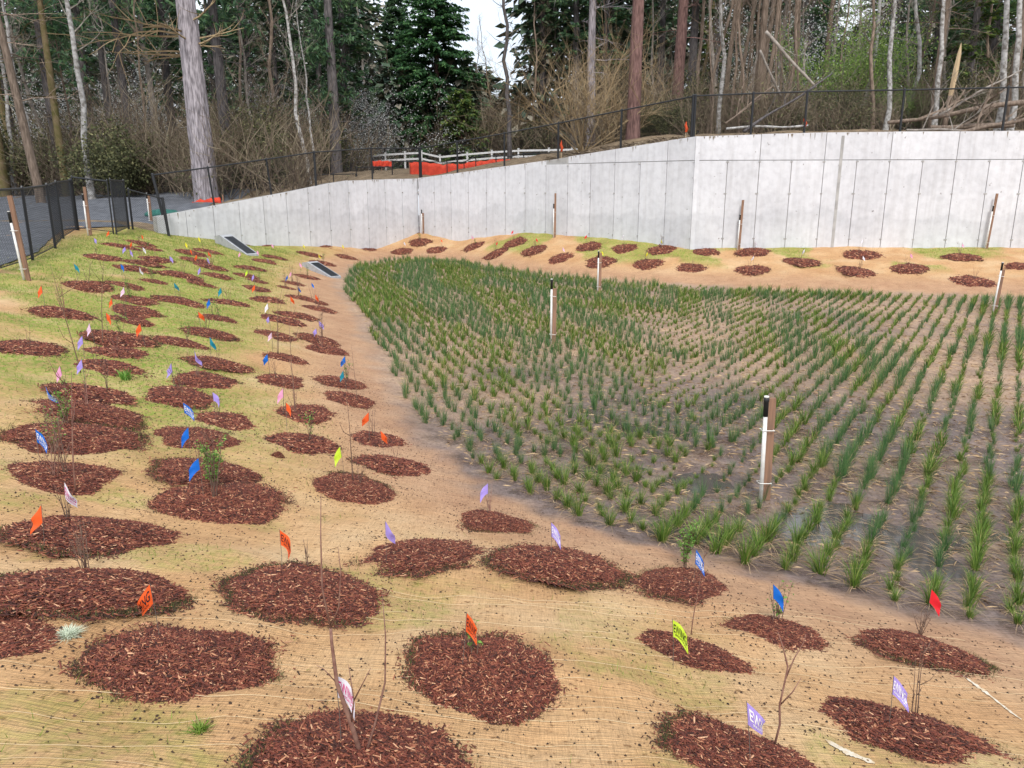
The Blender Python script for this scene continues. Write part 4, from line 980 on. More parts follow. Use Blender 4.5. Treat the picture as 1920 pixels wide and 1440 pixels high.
# visible test so that the individually built ones are the nearest in view
zc = sp_[:, 1] * cP + CZ * sP; u_ = sp_[:, 0] / zc; yy_ = 720 - F * ((-(CZ) * cP + sp_[:, 1] * sP) / zc); vis = (np.abs(u_) * F < 955) & (yy_ < 1435) & (zc > 0)
bx_e = bowl(sp_[:, 0], sp_[:, 1])
order = np.argsort(np.where(vis, dcam, 1e9)); ind = order[:300]; rest = np.setdiff1d(np.arange(N_), ind)
protoP = {}
LBL = {('rush', 0): 'upright dark green rush plug in the near rows on wet mud', ('sedge', 0): 'arching yellow-green sedge plug in the near rows on wet mud'}
cntl = 0
near_edge = sorted([i for i in ind if bx_e[i] > -.075 and yy_[i] > 980], key=lambda i: u_[i])
for i in ind:
    kd = 'rush' if kindr[i] else 'sedge'; v = int(rng.integers(6)); key = (kd, v)
    if key not in protoP:
        r_ = thing(kd + '_plug', LBL[(kd, 0)], 'marsh plant', (0, 0, 0), 0, kd + ' plugs in rows on the near basin floor')
        link('green_blades', PM[kd][v][0], r_, kind='stuff'); link('dead_blades', PM[kd][v][1], r_, kind='stuff'); protoP[key] = r_
    else: r_ = copy_tree(protoP[key])
    if i in near_edge: r_['label'] = ordw(near_edge.index(i)) + ' ' + kd + ' plug from the left among the plugs nearest the bank'
    else: r_['label'] = LBL[(kd, 0)]
    s_ = float(sc_[i]); r_.location = (float(sp_[i, 0]), float(sp_[i, 1]), float(sz[i])); r_.rotation_euler = (random.gauss(0, .08), random.gauss(0, .08), random.uniform(0, 6.28)); r_.scale = (s_, s_, s_ * random.uniform(.85, 1.15))
def scatter(idx, lib, name, kind_name, mats):
    Vs, Qs, Ts, mq, mt = [], [], [], [], []; o = 0
    for i in idx:
        v, q, t, mi = lib[(1 if kindr[i] else 0)][int(rng.integers(len(lib[0])))]
        a = rng.uniform(0, 6.28); c, s = math.cos(a) * sc_[i], math.sin(a) * sc_[i]
        w_ = np.empty_like(v); w_[:, 0] = v[:, 0] * c - v[:, 1] * s + sp_[i, 0]; w_[:, 1] = v[:, 0] * s + v[:, 1] * c + sp_[i, 1]; w_[:, 2] = v[:, 2] * sc_[i] + sz[i]
        Vs.append(w_); Qs.append(q + o); Ts.append(t + o); mq.append(mi[:len(q)]); mt.append(mi[len(q):]); o += len(v)
    return link(name, mesh_np(name, np.concatenate(Vs), [np.concatenate(Qs), np.concatenate(Ts)], mats, np.concatenate([np.concatenate(mq), np.concatenate(mt)])), None, None, kind_name, 'marsh plants', None, 'stuff')
def lodlib(n1, n2, segs, wd):
    L_ = [[], []]
    for s_ in range(6):
        L_[0].append(merge([(plug(300 + s_, 'sedge', n1, .29, segs, wd * 1.25), 0), (plug(320 + s_, 'sedge', max(4, n1 // 4), .25, segs, wd, 1), 1)]))
        L_[1].append(merge([(plug(340 + s_, 'rush', n2, .36, segs, wd * .7), 2), (plug(360 + s_, 'sedge', max(3, n1 // 6), .2, segs, wd, 1), 1)]))
    return L_
midi = rest[dcam[rest] < 15]; fari = rest[dcam[rest] >= 15]
mts = [M['sedge'], M['straw'], M['rush']]
scatter(midi, lodlib(36, 50, 2, .008), 'marsh_planting', 'rows of rush and sedge plugs filling the middle of the basin floor', mts)
scatter(fari, lodlib(20, 26, 2, .014), 'marsh_planting', 'dense far rows of rush and sedge plugs toward the walls', mts)

# ---------------------------------------------------------------- small ground cover
def scatter_chips(n, fx, name, m, s0, s1, label, hgt=.006):
    V = []; T = []
    for i in range(n):
        x, y = fx(); z = float(H(x, y)); s_ = random.uniform(s0, s1); t = random.uniform(0, 6.28); c, s = math.cos(t), math.sin(t); k = len(V); f_ = random.uniform(.25, .7)
        V += [(x + s_ * c, y + s_ * s, z), (x - s_ * f_ * s, y + s_ * f_ * c, z), (x - s_ * c, y - s_ * s, z), (x + s_ * f_ * s, y - s_ * f_ * c, z), (x, y, z + hgt + s_ * .35)]
        T += [(k, k + 1, k + 4), (k + 1, k + 2, k + 4), (k + 2, k + 3, k + 4), (k + 3, k, k + 4)]
    return link(name, mesh_np(name, V, np.array(T), [m]), None, None, label, 'litter', None, 'stuff')
nr_ = [r for r in rings if r[3] < 13]
def near_ring():
    r = random.choice(nr_); a = random.uniform(0, 6.28); q = r[6] * (.5 + abs(random.gauss(0, .22)))
    # trails fall down the slope
    dn = Vector((r[7].x, r[7].y)); k = random.random() * .35
    return r[0] + q * math.cos(a) + dn.x * k * 1.5, r[1] + q * math.sin(a) + dn.y * k * 1.5
scatter_chips(5500, near_ring, 'mulch_crumbs', M['crumbs'], .004, .013, 'dark crumbs of mulch and soil scattered round the rings')
def lit():
    while True:
        y = random.uniform(1.8, 14); x = random.uniform(-.75 * y - .5, .75 * y + .5)
        if bowl(x, y) > .03: return x, y
scatter_chips(3500, lit, 'bark_litter', M['crumbs'], .003, .010, 'sparse bark bits strewn over the tan matting')
def floor_straw():
    n = 26000; y = rng.uniform(4.5, 26, n * 2); x = rng.uniform(-6.5, 17, n * 2); b = bowl(x, y); k = (b < -.02) & (np.abs(x) < y * .72 + 1) & (rng.random(n * 2) < np.clip(12 / y, .3, 1)); x, y = x[k], y[k]; n = len(x)
    z = H(x, y) + .006; a = rng.uniform(0, 6.28, n); L_ = rng.uniform(.04, .16, n); w_ = rng.uniform(.0008, .0016, n) * (1 + y * .08); c, s = np.cos(a), np.sin(a)
    V = np.stack([np.stack([x - s * w_, y + c * w_, z], -1), np.stack([x + s * w_, y - c * w_, z], -1), np.stack([x + c * L_ * .5 + s * w_ * 1.5, y + s * L_ * .5 - c * w_ * 1.5, z + rng.uniform(.003, .02, n)], -1), np.stack([x + c * L_, y + s * L_, z + .002], -1)], 1).reshape(-1, 3)
    i = (np.arange(n) * 4)[:, None]; link('floor_straw', mesh_np('floor_straw', V, np.concatenate([i + np.array([0, 1, 2]), i + np.array([0, 2, 3])]), [M['straw']]), None, None, 'dead grass blades lying flat on the basin mud', 'litter', None, 'stuff')
floor_straw()
# young grass blades where the mask is green
def grass():
    V = []; n = 150000
    y = rng.uniform(2, 34, n) ** 1.0; x = rng.uniform(-14, 1.5, n)
    n2 = 14000; y = np.concatenate([y, rng.uniform(26, 31, n2)]); x = np.concatenate([x, rng.uniform(0, 20, n2)])
    g = green_mask(x, y); k = (rng.random(len(x)) < g * .9) & (bowl(x, y) > .2) & (bowl(x, y) < 2.1) & (y < wy(x) - .1); x, y = x[k], y[k]; n = len(x)
    for r in rings: 
        m_ = (x - r[0]) ** 2 + (y - r[1]) ** 2 > (r[6] * .5) ** 2; x, y = x[m_], y[m_]
    n = len(x); z = H(x, y); h = rng.uniform(.02, .06, n); w_ = .0014 + .0002 * y; a = rng.uniform(0, 6.28, n)
    c = np.cos(a) * w_; s = np.sin(a) * w_; V = np.stack([np.stack([x - c, y - s, z - .004], -1), np.stack([x + c, y + s, z - .004], -1), np.stack([x + rng.normal(0, .02, n), y + rng.normal(0, .02, n), z + h], -1)], 1).reshape(-1, 3)
    link('young_grass', mesh_np('young_grass', V, np.arange(n * 3).reshape(-1, 3), [M['grass']]), None, None, 'short young grass growing through the matting on the banks', 'grass', None, 'stuff')
grass()
# netting strings on the near bank
def strings():
    mb = MB(); V = []; T = []
    for i in range(30):
        y0 = 1.7 + i * .105 + random.uniform(-.02, .02); x = -4.2; pts = []; ph = random.uniform(0, 6)
        brk = random.uniform(0, 1)
        while x < 5.5:
            y = y0 + .22 * math.sin(x * .55 + .4) + .03 * math.sin(x * 2.1 + i * .35) + .012 * math.sin(x * 7 + ph) + (x > 0) * .05 * x + .012 * math.sin(x * 17 + ph * 2)
            pts.append((x, y)); x += .07
        if random.random() < .55 or i > 14: a = random.randint(0, 90); pts = pts[a:a + random.randint(12, 60)]
        P2 = np.array(pts); zz = H(P2[:, 0], P2[:, 1]) + .004
        bb = bowl(P2[:, 0], P2[:, 1]); r_ = random.choice((.0007, .001, .0013))
        k0 = None
        for (x, y), z, b_ in zip(pts, zz, bb):
            if b_ < .12: k0 = None; continue
            k = len(V); V += [(x, y - r_, z), (x, y, z + r_ * 1.4), (x, y + r_, z)]
            if k0 is not None: T += [(k0, k, k + 1, k0 + 1), (k0 + 1, k + 1, k + 2, k0 + 2)]
            k0 = k
    link('netting_strings', mesh_np('netting_strings', V, np.array(T), [M['string']]), None, None, 'pale parallel strings of the erosion matting on the near bank', 'netting', None, 'stuff')
strings()
# chalky drag marks on the matting, lower right
def chalk(label, pxs, wd):
    V = []; T = []; pts = [hit(*p) for p in pxs]; n = 26
    for i in range(n + 1):
        t = i / n * (len(pts) - 1); a = int(min(t, len(pts) - 2)); f = t - a; x = pts[a][0] * (1 - f) + pts[a + 1][0] * f; y = pts[a][1] * (1 - f) + pts[a + 1][1] * f
        w_ = wd * (.3 + .7 * random.random()) * math.sin(math.pi * min(max(i / n, .04), .96)) ** .5
        for e in (-1, 0, 1): xx, yq = x + e * w_ * .5, y + e * w_ * .7; V.append((xx, yq, float(H(xx, yq)) + .004))
    for i in range(n):
        for e in (0, 1): k = i * 3 + e; T.append((k, k + 1, k + 4, k + 3))
    link('chalk_mark', mesh_np('chalk_mark', V, np.array(T), [M['chalk']], smooth=True), None, None, label, 'chalk mark')
chalk('pale chalky streak running off the right edge, lower right', [(1805, 1268), (1850, 1300), (1915, 1350)], .035)
chalk('pale chalky streak between the two bottom right rings', [(1548, 1388), (1590, 1412), (1640, 1432)], .05)

# ---------------------------------------------------------------- trees
def bark_trunk(h, r0, r1, lean=(0, 0), n=10, segs=12, ridges=0, seed=0, wob=.15, flare=1.35):
    r = random.Random(seed); V = []; px_, py_ = [0], [0]
    for i in range(segs): px_.append(px_[-1] + r.gauss(0, wob) * h / segs * .2); py_.append(py_[-1] + r.gauss(0, wob) * h / segs * .2)
    pts = []; rad = []
    for i in range(segs + 1):
        t = i / segs; pts.append((px_[i] + lean[0] * t * h, py_[i] + lean[1] * t * h, h * t - (.6 if i == 0 else 0)))
        rad.append((r0 + (r1 - r0) * t) * (flare if i == 0 else 1))
    for i, p in enumerate(pts):
        for j in range(n):
            a = 2 * math.pi * j / n; q = 1
            if ridges: q = 1 + .055 * math.sin(a * ridges + math.sin(i * .9) * 1.2) + r.uniform(-.03, .03)
            V.append((p[0] + math.cos(a) * rad[i] * q, p[1] + math.sin(a) * rad[i] * q, p[2]))
    Q = [(i * n + j, i * n + (j + 1) % n, (i + 1) * n + (j + 1) % n, (i + 1) * n + j) for i in range(segs) for j in range(n)]
    return V, Q, pts, rad
def limb(mb, r, p, d, L_, rad, depth, twigs, droop=0, up=.25, n=5):
    pts = [p]; q = p.copy(); dd = d.copy(); k = 4
    for i in range(k):
        dd = (dd + Vector((r.gauss(0, .16), r.gauss(0, .16), r.gauss(up * .3, .1) - droop))).normalized(); q = q + dd * L_ / k; pts.append(q.copy())
    mb.tube(pts, [rad * (1 - .75 * i / k) for i in range(k + 1)], n if depth > 1 else 3, cap=False)
    if depth > 0:
        for i in range(twigs):
            t = r.uniform(.2, 1) * k; a = min(int(t), k - 1); pp = pts[a].lerp(pts[a + 1], t - a)
            ax = Vector((r.gauss(0, 1), r.gauss(0, 1), r.gauss(.25, .7))).normalized(); nd = (dd * .7 + ax * .85).normalized()
            limb(mb, r, pp, nd, L_ * r.uniform(.35, .6), rad * .42, depth - 1, twigs if depth > 1 else twigs, droop, up, 4)
def bare_tree(seed, h, r0, nl, first=.35, L0=3.0, depth=2, twigs=5, up=.3, el=(.3, 1.0), lean=(0, 0)):
    r = random.Random(seed); V, Q, pts, rad = bark_trunk(h, r0, r0 * .22, lean, 9, 12, 0, seed, .5)
    cr = MB()
    for i in range(nl):
        t = first + (1 - first) * (i + r.random()) / nl; k = min(int(t * 12), 11); f = t * 12 - k; p = Vector(pts[k]).lerp(Vector(pts[k + 1]), f)
        a = r.uniform(0, 6.28); e = r.uniform(*el); d = Vector((math.cos(a) * math.cos(e), math.sin(a) * math.cos(e), math.sin(e)))
        limb(cr, r, p, d, L0 * r.uniform(.6, 1.1) * (1.15 - .6 * t), max(r0 * .28 * (1.1 - t), .018), depth, twigs, 0, up)
    return (V, Q), cr
def sprays(C0, D0, L_, W_, drp, r):
    """elongated quads: centres along branch, direction, length, width"""
    n = len(C0); side = np.cross(D0, r.normal(0, 1, (n, 3)) * .5 + np.array([0, 0, 1.])); side /= np.linalg.norm(side, axis=1)[:, None] + 1e-9
    tip = C0 + D0 * L_[:, None]; tip[:, 2] -= drp; mid = C0 + D0 * (L_ * .45)[:, None]; mid[:, 2] += .02
    return np.stack([C0, mid + side * W_[:, None], tip, mid - side * W_[:, None]], 1)
def conifer(seed, h, r0, base, rmax, dens=2.4, shape='fir', needle=.34, nper=34):
    r = np.random.default_rng(seed); rr = random.Random(seed)
    V, Q, pts, rad = bark_trunk(h, r0, r0 * .1, (0, 0), 10, 14, 0, seed, .12)
    nb = int((h - base) * dens * 2.2); QA = []; bm = MB()
    for i in range(nb):
        t = (i + rr.random()) / nb; z = base + (h - base) * t; 
        if shape == 'cedar': Lb = rmax * (1 - t) ** .62 * rr.uniform(.75, 1.1) + .25
        else: Lb = rmax * min(1, (.35 + 1.6 * t)) * (1 - t) ** .8 * rr.uniform(.5, 1.15) * 1.15 + .3
        a = rr.uniform(0, 6.28); el = rr.uniform(-.15, .3) - (.15 if shape == 'cedar' else 0) + t * .5; k = 6; p = np.array([0, 0, z]); pp = [p.copy()]
        d = np.array([math.cos(a) * math.cos(el), math.sin(a) * math.cos(el), math.sin(el)])
        for j in range(k): d[2] -= (.07 if shape == 'cedar' else .045); d = d / np.linalg.norm(d); p = p + d * Lb / k; pp.append(p.copy())
        bm.tube([tuple(q) for q in pp], [.035 * (1 - .8 * j / k) + .006 for j in range(k + 1)], 3, cap=False)
        n = int(nper * max(.4, Lb / rmax)); u = r.uniform(.12, 1, n) ** .8 * k; kk = np.minimum(u.astype(int), k - 1); f = (u - kk)[:, None]; ppA = np.array(pp)
        c = ppA[kk] * (1 - f) + ppA[kk + 1] * f; dd = ppA[kk + 1] - ppA[kk]; dd /= np.linalg.norm(dd, axis=1)[:, None]
        sd = np.stack([-dd[:, 1], dd[:, 0], np.zeros(n)], -1) * np.where(r.random(n) < .5, -1, 1)[:, None]
        D = dd * r.uniform(.3, .9, (n, 1)) + sd * r.uniform(.3, 1, (n, 1)) + r.normal(0, .18, (n, 3)); D /= np.linalg.norm(D, axis=1)[:, None]
        c = c + r.normal(0, .05, (n, 3)); LL = needle * r.uniform(.6, 1.5, n) * (1.25 - .5 * u / k); 
        QA.append(sprays(c, D, LL, LL * .24, r.uniform(.02, .16 if shape == 'cedar' else .10, n), r))
    QA = np.concatenate(QA)
    return (V, Q), bm, QA
def leaf_quads(c, s, r):
    n = len(c); u = r.normal(0, 1, (n, 3)); u /= np.linalg.norm(u, axis=1)[:, None]; v = np.cross(u, r.normal(0, 1, (n, 3))); v /= np.linalg.norm(v, axis=1)[:, None] + 1e-9
    return np.stack([c - u * s[:, None], c + v * (s * .6)[:, None], c + u * s[:, None], c - v * (s * .6)[:, None]], 1)
def qmesh(name, QA, m): n = len(QA); return mesh_np(name, QA.reshape(-1, 3), np.arange(n * 4).reshape(-1, 4), [m])
def tree_obj(name, label, X_, Y_, trunk_me, crown, rz=0, sc=1, group=None, tilt=(0, 0), sink=.1):
    z = float(HU(X_, Y_)) - sink
    root = thing(name, label, 'tree', (X_, Y_, z), rz, group); root.rotation_euler = (tilt[0], tilt[1], rz); root.scale = (sc, sc, sc) if not hasattr(sc, '__len__') else sc
    link('trunk', trunk_me, root)
    for nm, me in crown: link(nm, me, root, kind='stuff' if nm in ('foliage', 'blossom', 'leaves', 'branches') else None)
    return root
def cm(vq, m): return mesh_np('trunk', vq[0], np.array(vq[1]), [m], smooth=True)
# variants
CON = []
for i, (h, r0, b, rm) in enumerate([(24, .34, 3.5, 3.6), (26, .38, 6.0, 3.4), (22, .3, 1.5, 3.8), (25, .36, 8.0, 3.2)]):
    t_, bm_, qa_ = conifer(600 + i, h, r0, b, rm, 2.8, 'fir', .46, 62); CON.append((t_, bm_, qa_))
conT = [[cm(c[0], M[k]) for k in ('darkbark', 'redbark')] for c in CON]; conB = [c[1].mesh('branches', [M['darkbark']]) for c in CON]
conF = [{k: qmesh('foliage', c[2], M[k]) for k in ('fir', 'yew')} for c in CON]
def con(px, Y_, v, label, sc=1, fol='fir', bk=0, rz=None, name='fir_tree', group='dark conifers in the forest'):
    X_ = col(px, Y_, 5); tree_obj(name, label, X_, Y_, conT[v][bk], [('branches', conB[v]), ('foliage', conF[v][fol])], random.uniform(0, 6.28) if rz is None else rz, sc, group)
BT = []
for i, a in enumerate([(17, .13, 16, .28, 2.6), (19, .17, 18, .35, 3.0), (15, .10, 15, .2, 2.2), (21, .2, 20, .3, 3.3), (13, .09, 18, .15, 2.0)]):
    BT.append(bare_tree(700 + i, a[0], a[1], a[2], a[3], a[4], 2, 6))
btT = {k: [cm(b[0], M[k]) for b in BT] for k in ('palebark', 'greybark', 'brownbark', 'mossbark', 'darkbark')}
btC = {k: [b[1].mesh('branches', [M[k]]) for b in BT] for k in ('greybark', 'brownbark', 'mossbark', 'tanbark', 'darkbark')}
def bare(px, Y_, v, label, sc=1, tk='greybark', ck='greybark', tilt=(0, 0), name='bare_tree', group='bare trees in the forest', wide=1):
    X_ = col(px, Y_, 5); tree_obj(name, label, X_, Y_, btT[tk][v], [('branches', btC[ck][v])], random.uniform(0, 6.28), (sc * wide, sc * wide, sc), group, tilt)
# the big grey fir trunk with dead limb stubs
def big_fir():
    Y_ = 41.0; X_ = col(388, Y_, 2.8)
    V, Q, pts, rad = bark_trunk(30, .60, .11, (-.012, 0), 44, 70, 9, 3, .02, 1.12)
    t = mesh_np('trunk', V, np.array(Q), [M['firbark']], smooth=True); mb = MB(); r = random.Random(4)
    for z, az, L_, cu in [(10.9, 3.2, 4.0, .05), (10.9, 2.9, 2.6, -.1), (11.1, 3.4, 3.0, .2), (12.2, 2.9, 5.0, .12), (12.3, 3.3, 4.2, .0), (12.0, .2, 2.4, .35), (11.6, -.2, 1.6, .3), (11.5, .1, 1.2, -.1), (12.6, 3.0, 3.4, .3), (13.2, -.6, 2.6, .6), (9.4, 3.0, .8, 0), (7.0, 3.3, .5, 0), (11.9, 4.6, 2.0, .3), (12.4, 4.2, 2.2, .1)]:
        z *= .66; p = Vector((-.012 * z, 0, z)); d = Vector((math.cos(az), math.sin(az), .06)).normalized()
        limb(mb, r, p + d * .3, d, L_, .06, 1 if L_ > 1 else 0, 5, .02, cu, 6)
    QA = []; rr = np.random.default_rng(9)
    for i in range(26):
        z = rr.uniform(14, 29); az = rr.uniform(0, 6.28); L_ = 3.8 * (1 - (z - 14) / 17) + .6; d = Vector((math.cos(az), math.sin(az), .05)); limb(mb, r, Vector((0, 0, z)), d, L_, .06, 1, 4, .05, .0, 5)
        n = 60; u = rr.uniform(.2, 1, n); c = np.stack([math.cos(az) * u * L_, math.sin(az) * u * L_, z - u * .5], -1) + rr.normal(0, .25, (n, 3)); D = rr.normal(0, 1, (n, 3)); D /= np.linalg.norm(D, axis=1)[:, None]; QA.append(sprays(c, D, np.full(n, .5), np.full(n, .08), np.full(n, .1), rr))
    root = thing('fir_tree', 'huge pale grey furrowed fir trunk behind the wing wall fence', 'tree', (X_, Y_, float(HU(X_, Y_)) - .1))
    link('trunk', t, root); link('branches', mb.mesh('branches', [M['tanbark']]), root, kind='stuff'); link('foliage', qmesh('foliage', np.concatenate(QA), M['fir']), root, kind='stuff')
big_fir()
def trunk_tree(px, Y_, r0, bark, label, v, lean=(0, 0), rtop=.55, h=22, fol='fir', base=9, name='fir_tree'):
    """large clean trunk with a high crown"""
    X_ = col(px, Y_, 4); V, Q, pts, rad = bark_trunk(h, r0, r0 * rtop * .5, lean, 18, 22, 7, v, .04, 1.15)
    t = mesh_np('trunk', V, np.array(Q), [M[bark]], smooth=True); mb = MB(); r = random.Random(v); rr = np.random.default_rng(v); QA = []
    for i in range(46):
        z = base * .55 + (h - base * .55) * rr.random(); az = rr.uniform(0, 6.28); L_ = rr.uniform(1.2, 3.2); d = Vector((math.cos(az), math.sin(az), rr.uniform(-.1, .25)))
        limb(mb, r, Vector((lean[0] * z, lean[1] * z, z)), d, L_, .035, 1, 5, .03, .0, 4)
        if z > base and fol:
            n = 70; u = rr.uniform(.15, 1, n); c = np.stack([d.x * u * L_, d.y * u * L_, z + d.z * u * L_ - u * .4], -1) + rr.normal(0, .22, (n, 3)); D = rr.normal(0, 1, (n, 3)); D /= np.linalg.norm(D, axis=1)[:, None]; QA.append(sprays(c, D, np.full(n, .42), np.full(n, .07), np.full(n, .1), rr))
    cr = [('branches', mb.mesh('branches', [M[bark]]))]
    if QA: cr.append(('foliage', qmesh('foliage', np.concatenate(QA), M[fol])))
    tree_obj(name, label, X_, Y_, t, cr, 0, 1, None)
trunk_tree(432, 48, .36, 'darkbark', 'dark straight fir trunk right of the huge grey trunk', 21, (-.02, 0))
trunk_tree(252, 52, .30, 'darkbark', 'dark fir trunk left of the huge grey trunk', 22, (-.01, 0))
trunk_tree(218, 56, .26, 'darkbark', 'second dark fir trunk left of the huge grey trunk', 23)
trunk_tree(632, 56, .40, 'darkbark', 'dark fir with full foliage right of the paired pale trunks', 24, (0, 0), base=5)
trunk_tree(72, 40, .22, 'brownbark', 'leaning red-brown trunk near the top left corner', 25, (-.10, 0), fol=None, name='bare_tree')
trunk_tree(115, 46, .30, 'darkbark', 'dark conifer trunk behind the speckled pale one', 26, (-.01, 0), base=7)
trunk_tree(1184, 43, .37, 'redbark', 'tall straight red-brown trunk behind the rising wall fence', 27, (0.0, 0), base=12)
trunk_tree(1106, 48, .27, 'firbark', 'grey furrowed trunk amid the tan multi-stemmed shrub', 28, (-.01, 0), base=8)
trunk_tree(1410, 46, .22, 'brownbark', 'tan-brown trunk among bare trees above the tall wall', 29, (.01, 0), fol=None, name='bare_tree')
trunk_tree(1262, 50, .38, 'redbark', 'broad brownish trunk right of the straight red-brown one', 30, (.01, 0), base=10)
trunk_tree(1735, 44, .20, 'brownbark', 'brown trunk between the pale speckled trunks, right', 31, (.0, 0), fol=None, name='bare_tree')
trunk_tree(1875, 40, .22, 'brownbark', 'brown trunk between the two pale trunks at far right', 32, (0, 0), fol=None, name='bare_tree')
trunk_tree(5, 44, .3, 'mossbark', 'mossy brown trunk at the left edge of the forest', 33, (0, 0), fol=None, name='bare_tree')
trunk_tree(120, 43, .2, 'mossbark', 'mossy mottled trunk beside the speckled pale one', 34, (.0, 0), fol=None, name='bare_tree')
# pale speckled trunks
for px, Y_, v, lab, sc, tl in [(165, 41, 1, 'pale speckled trunk near the gate, left of the dark firs', 1.0, (0, -.03)), (60, 42, 0, 'pale speckled thin trunk at the upper left', 1.0, (0, 0)),
                               (578, 47, 0, 'left one of two thin pale leaning trunks behind the fence', .95, (0, -.10)), (590, 49, 2, 'right one of two thin pale leaning trunks behind the fence', .8, (0, -.06)),
                               (1652, 42, 1, 'pale speckled trunk above the tall wall, leaning right', .8, (0, .02)), (1745, 43, 1, 'pale speckled trunk right of the brown one', .8, (0, .0)),
                               (1862, 40, 1, 'pale speckled trunk, left of a pair at far right', .95, (0, 0)), (1886, 39, 1, 'pale speckled trunk, right of a pair at far right', .9, (0, 0)),
                               (1345, 45, 0, 'thin pale trunk among the bare trees right of the bend', 1.0, (0, .02)), (1700, 47, 2, 'leaning pale trunk left of the brown one', 1.3, (0, .10)),
                               (20, 45, 0, 'thin grey speckled trunk near the left edge', 1.0, (0, 0)), (1610, 50, 0, 'thin greyish speckled trunk left of the leaning pale one', 1.1, (0, .02))]:
    bare(px, Y_, v, lab, sc, 'palebark', 'greybark', tl, 'pale_tree', 'pale speckled trees')
# conifers behind
CL = [(655, 66, 0, 'fir', 1.1), (610, 66, 2, 'fir', 1.1), (530, 64, 2, 'fir', 1.1), (560, 70, 0, 'fir', 1.1), (480, 62, 1, 'fir', 1.0), (330, 60, 1, 'fir', 1.0), (180, 60, 1, 'fir', 1.0), (110, 66, 3, 'fir', 1.0), (30, 60, 1, 'fir', 1.0), (-40, 52, 0, 'fir', 1.0), (415, 74, 2, 'fir', 1.1), (270, 78, 0, 'fir', 1.1),
      (1015, 78, 3, 'fir', 1.2), (1075, 76, 3, 'fir', 1.2), (1230, 68, 3, 'fir', 1.0), (1130, 75, 1, 'fir', 1.0), (1795, 47, 2, 'yew', .8), (1500, 64, 2, 'fir', .9), (1830, 60, 0, 'fir', 1.0), (1910, 50, 1, 'yew', 1.0), (1730, 66, 0, 'fir', 1.0), (1960, 58, 0, 'yew', 1.0), (1480, 72, 1, 'fir', 1.0), (1330, 66, 1, 'yew', .9), (1290, 58, 3, 'fir', 1.0),
      (600, 84, 2, 'fir', 1.0), (1650, 78, 1, 'fir', 1.0)]
cl_sorted = sorted(CL, key=lambda q: q[0])
for i, (px, Y_, v, fo_, sc) in enumerate(cl_sorted):
    con(px, Y_, v, ordw(i) + ' conifer from the left among the ' + ('mossy green ones' if fo_ == 'yew' else 'dark forest firs'), sc, fo_, 0)
# central cedar
t_, bm_, qa_ = conifer(650, 20.5, .4, .2, 6.0, 13, 'cedar', .44, 115)
tree_obj('cedar_tree', 'broad dark green cedar behind white rails, centre', col(822, 80, 5), 80, cm(t_, M['redbark']), [('branches', bm_.mesh('branches', [M['darkbark']])), ('foliage', qmesh('foliage', qa_, M['cedar']))], 0, 1)
tree_obj('cedar_tree', 'taller slimmer cedar half hidden at left of the broad one', col(752, 88, 5), 88, cm(t_, M['redbark']), [('branches', bm_.mesh('branches', [M['darkbark']])), ('foliage', qmesh('foliage', qa_, M['fir']))], 2, (.72, .72, .92))
t2, bm2, qa2 = conifer(651, 6.6, .12, .1, 3.0, 8, 'cedar', .42, 60)
tree_obj('cedar_tree', 'low yellow-green young cedar at the foot of the broad one', col(866, 75, 5), 75, cm(t2, M['redbark']), [('branches', bm2.mesh('branches', [M['darkbark']])), ('foliage', qmesh('foliage', qa2, M['yew']))], 1, 1)
# bare trees
BL = [(1005, 76, 0), (1040, 78, 3), (1330, 44, 4), (1365, 47, 0), (1385, 43, 2), (1420, 50, 3), (1440, 44, 4), (1462, 47, 0), (1485, 45, 2), (1300, 52, 1), (1560, 50, 4), (1585, 56, 0), (1680, 50, 4), (1700, 52, 0), (1760, 47, 4), (1820, 47, 2), (1530, 58, 3), (1225, 54, 4), (1260, 57, 2), (985, 80, 3),
      (35, 47, 3), (90, 50, 0), (140, 48, 4), (195, 50, 2), (300, 54, 3), (460, 55, 0), (520, 60, 3), (700, 80, 1), (735, 82, 4), (930, 84, 4), (905, 86, 4), (1900, 46, 2), (1150, 52, 2), (1630, 46, 2), (-20, 46, 0), (1940, 44, 3), (1310, 62, 0), (1400, 60, 1), (1500, 62, 0), (1350, 56, 3), (1450, 57, 3), (1380, 52, 4), (1410, 55, 0), (1475, 52, 4),
      (-60, 44, 2), (270, 49, 4), (485, 50, 4), (1120, 76, 4), (1060, 77, 2), (1340, 50, 1), (1372, 54, 1), (1395, 48, 0), (1430, 46, 1), (1455, 52, 0), (1490, 54, 1), (1320, 47, 2), (1545, 62, 1)]
kinds = [('brownbark', 'brownbark', 'brown'), ('greybark', 'greybark', 'grey'), ('mossbark', 'mossbark', 'mossy olive')]
for i, (px, Y_, v) in enumerate(sorted(BL, key=lambda q: q[0])):
    tk, ck, nm = kinds[0 if 1290 < px < 1500 and i % 3 else (2 if px < 60 or px in (1310,) else 1 if i % 2 else 0)]
    bare(px, Y_, v, ordw(i) + ' leafless ' + nm + ' tree from the left of the forest edge', random.uniform(.9, 1.15), tk, ck, (random.uniform(-.05, .05), random.uniform(-.09, .09)), wide=random.uniform(.6, .95) if 1280 < px < 1520 else 1)
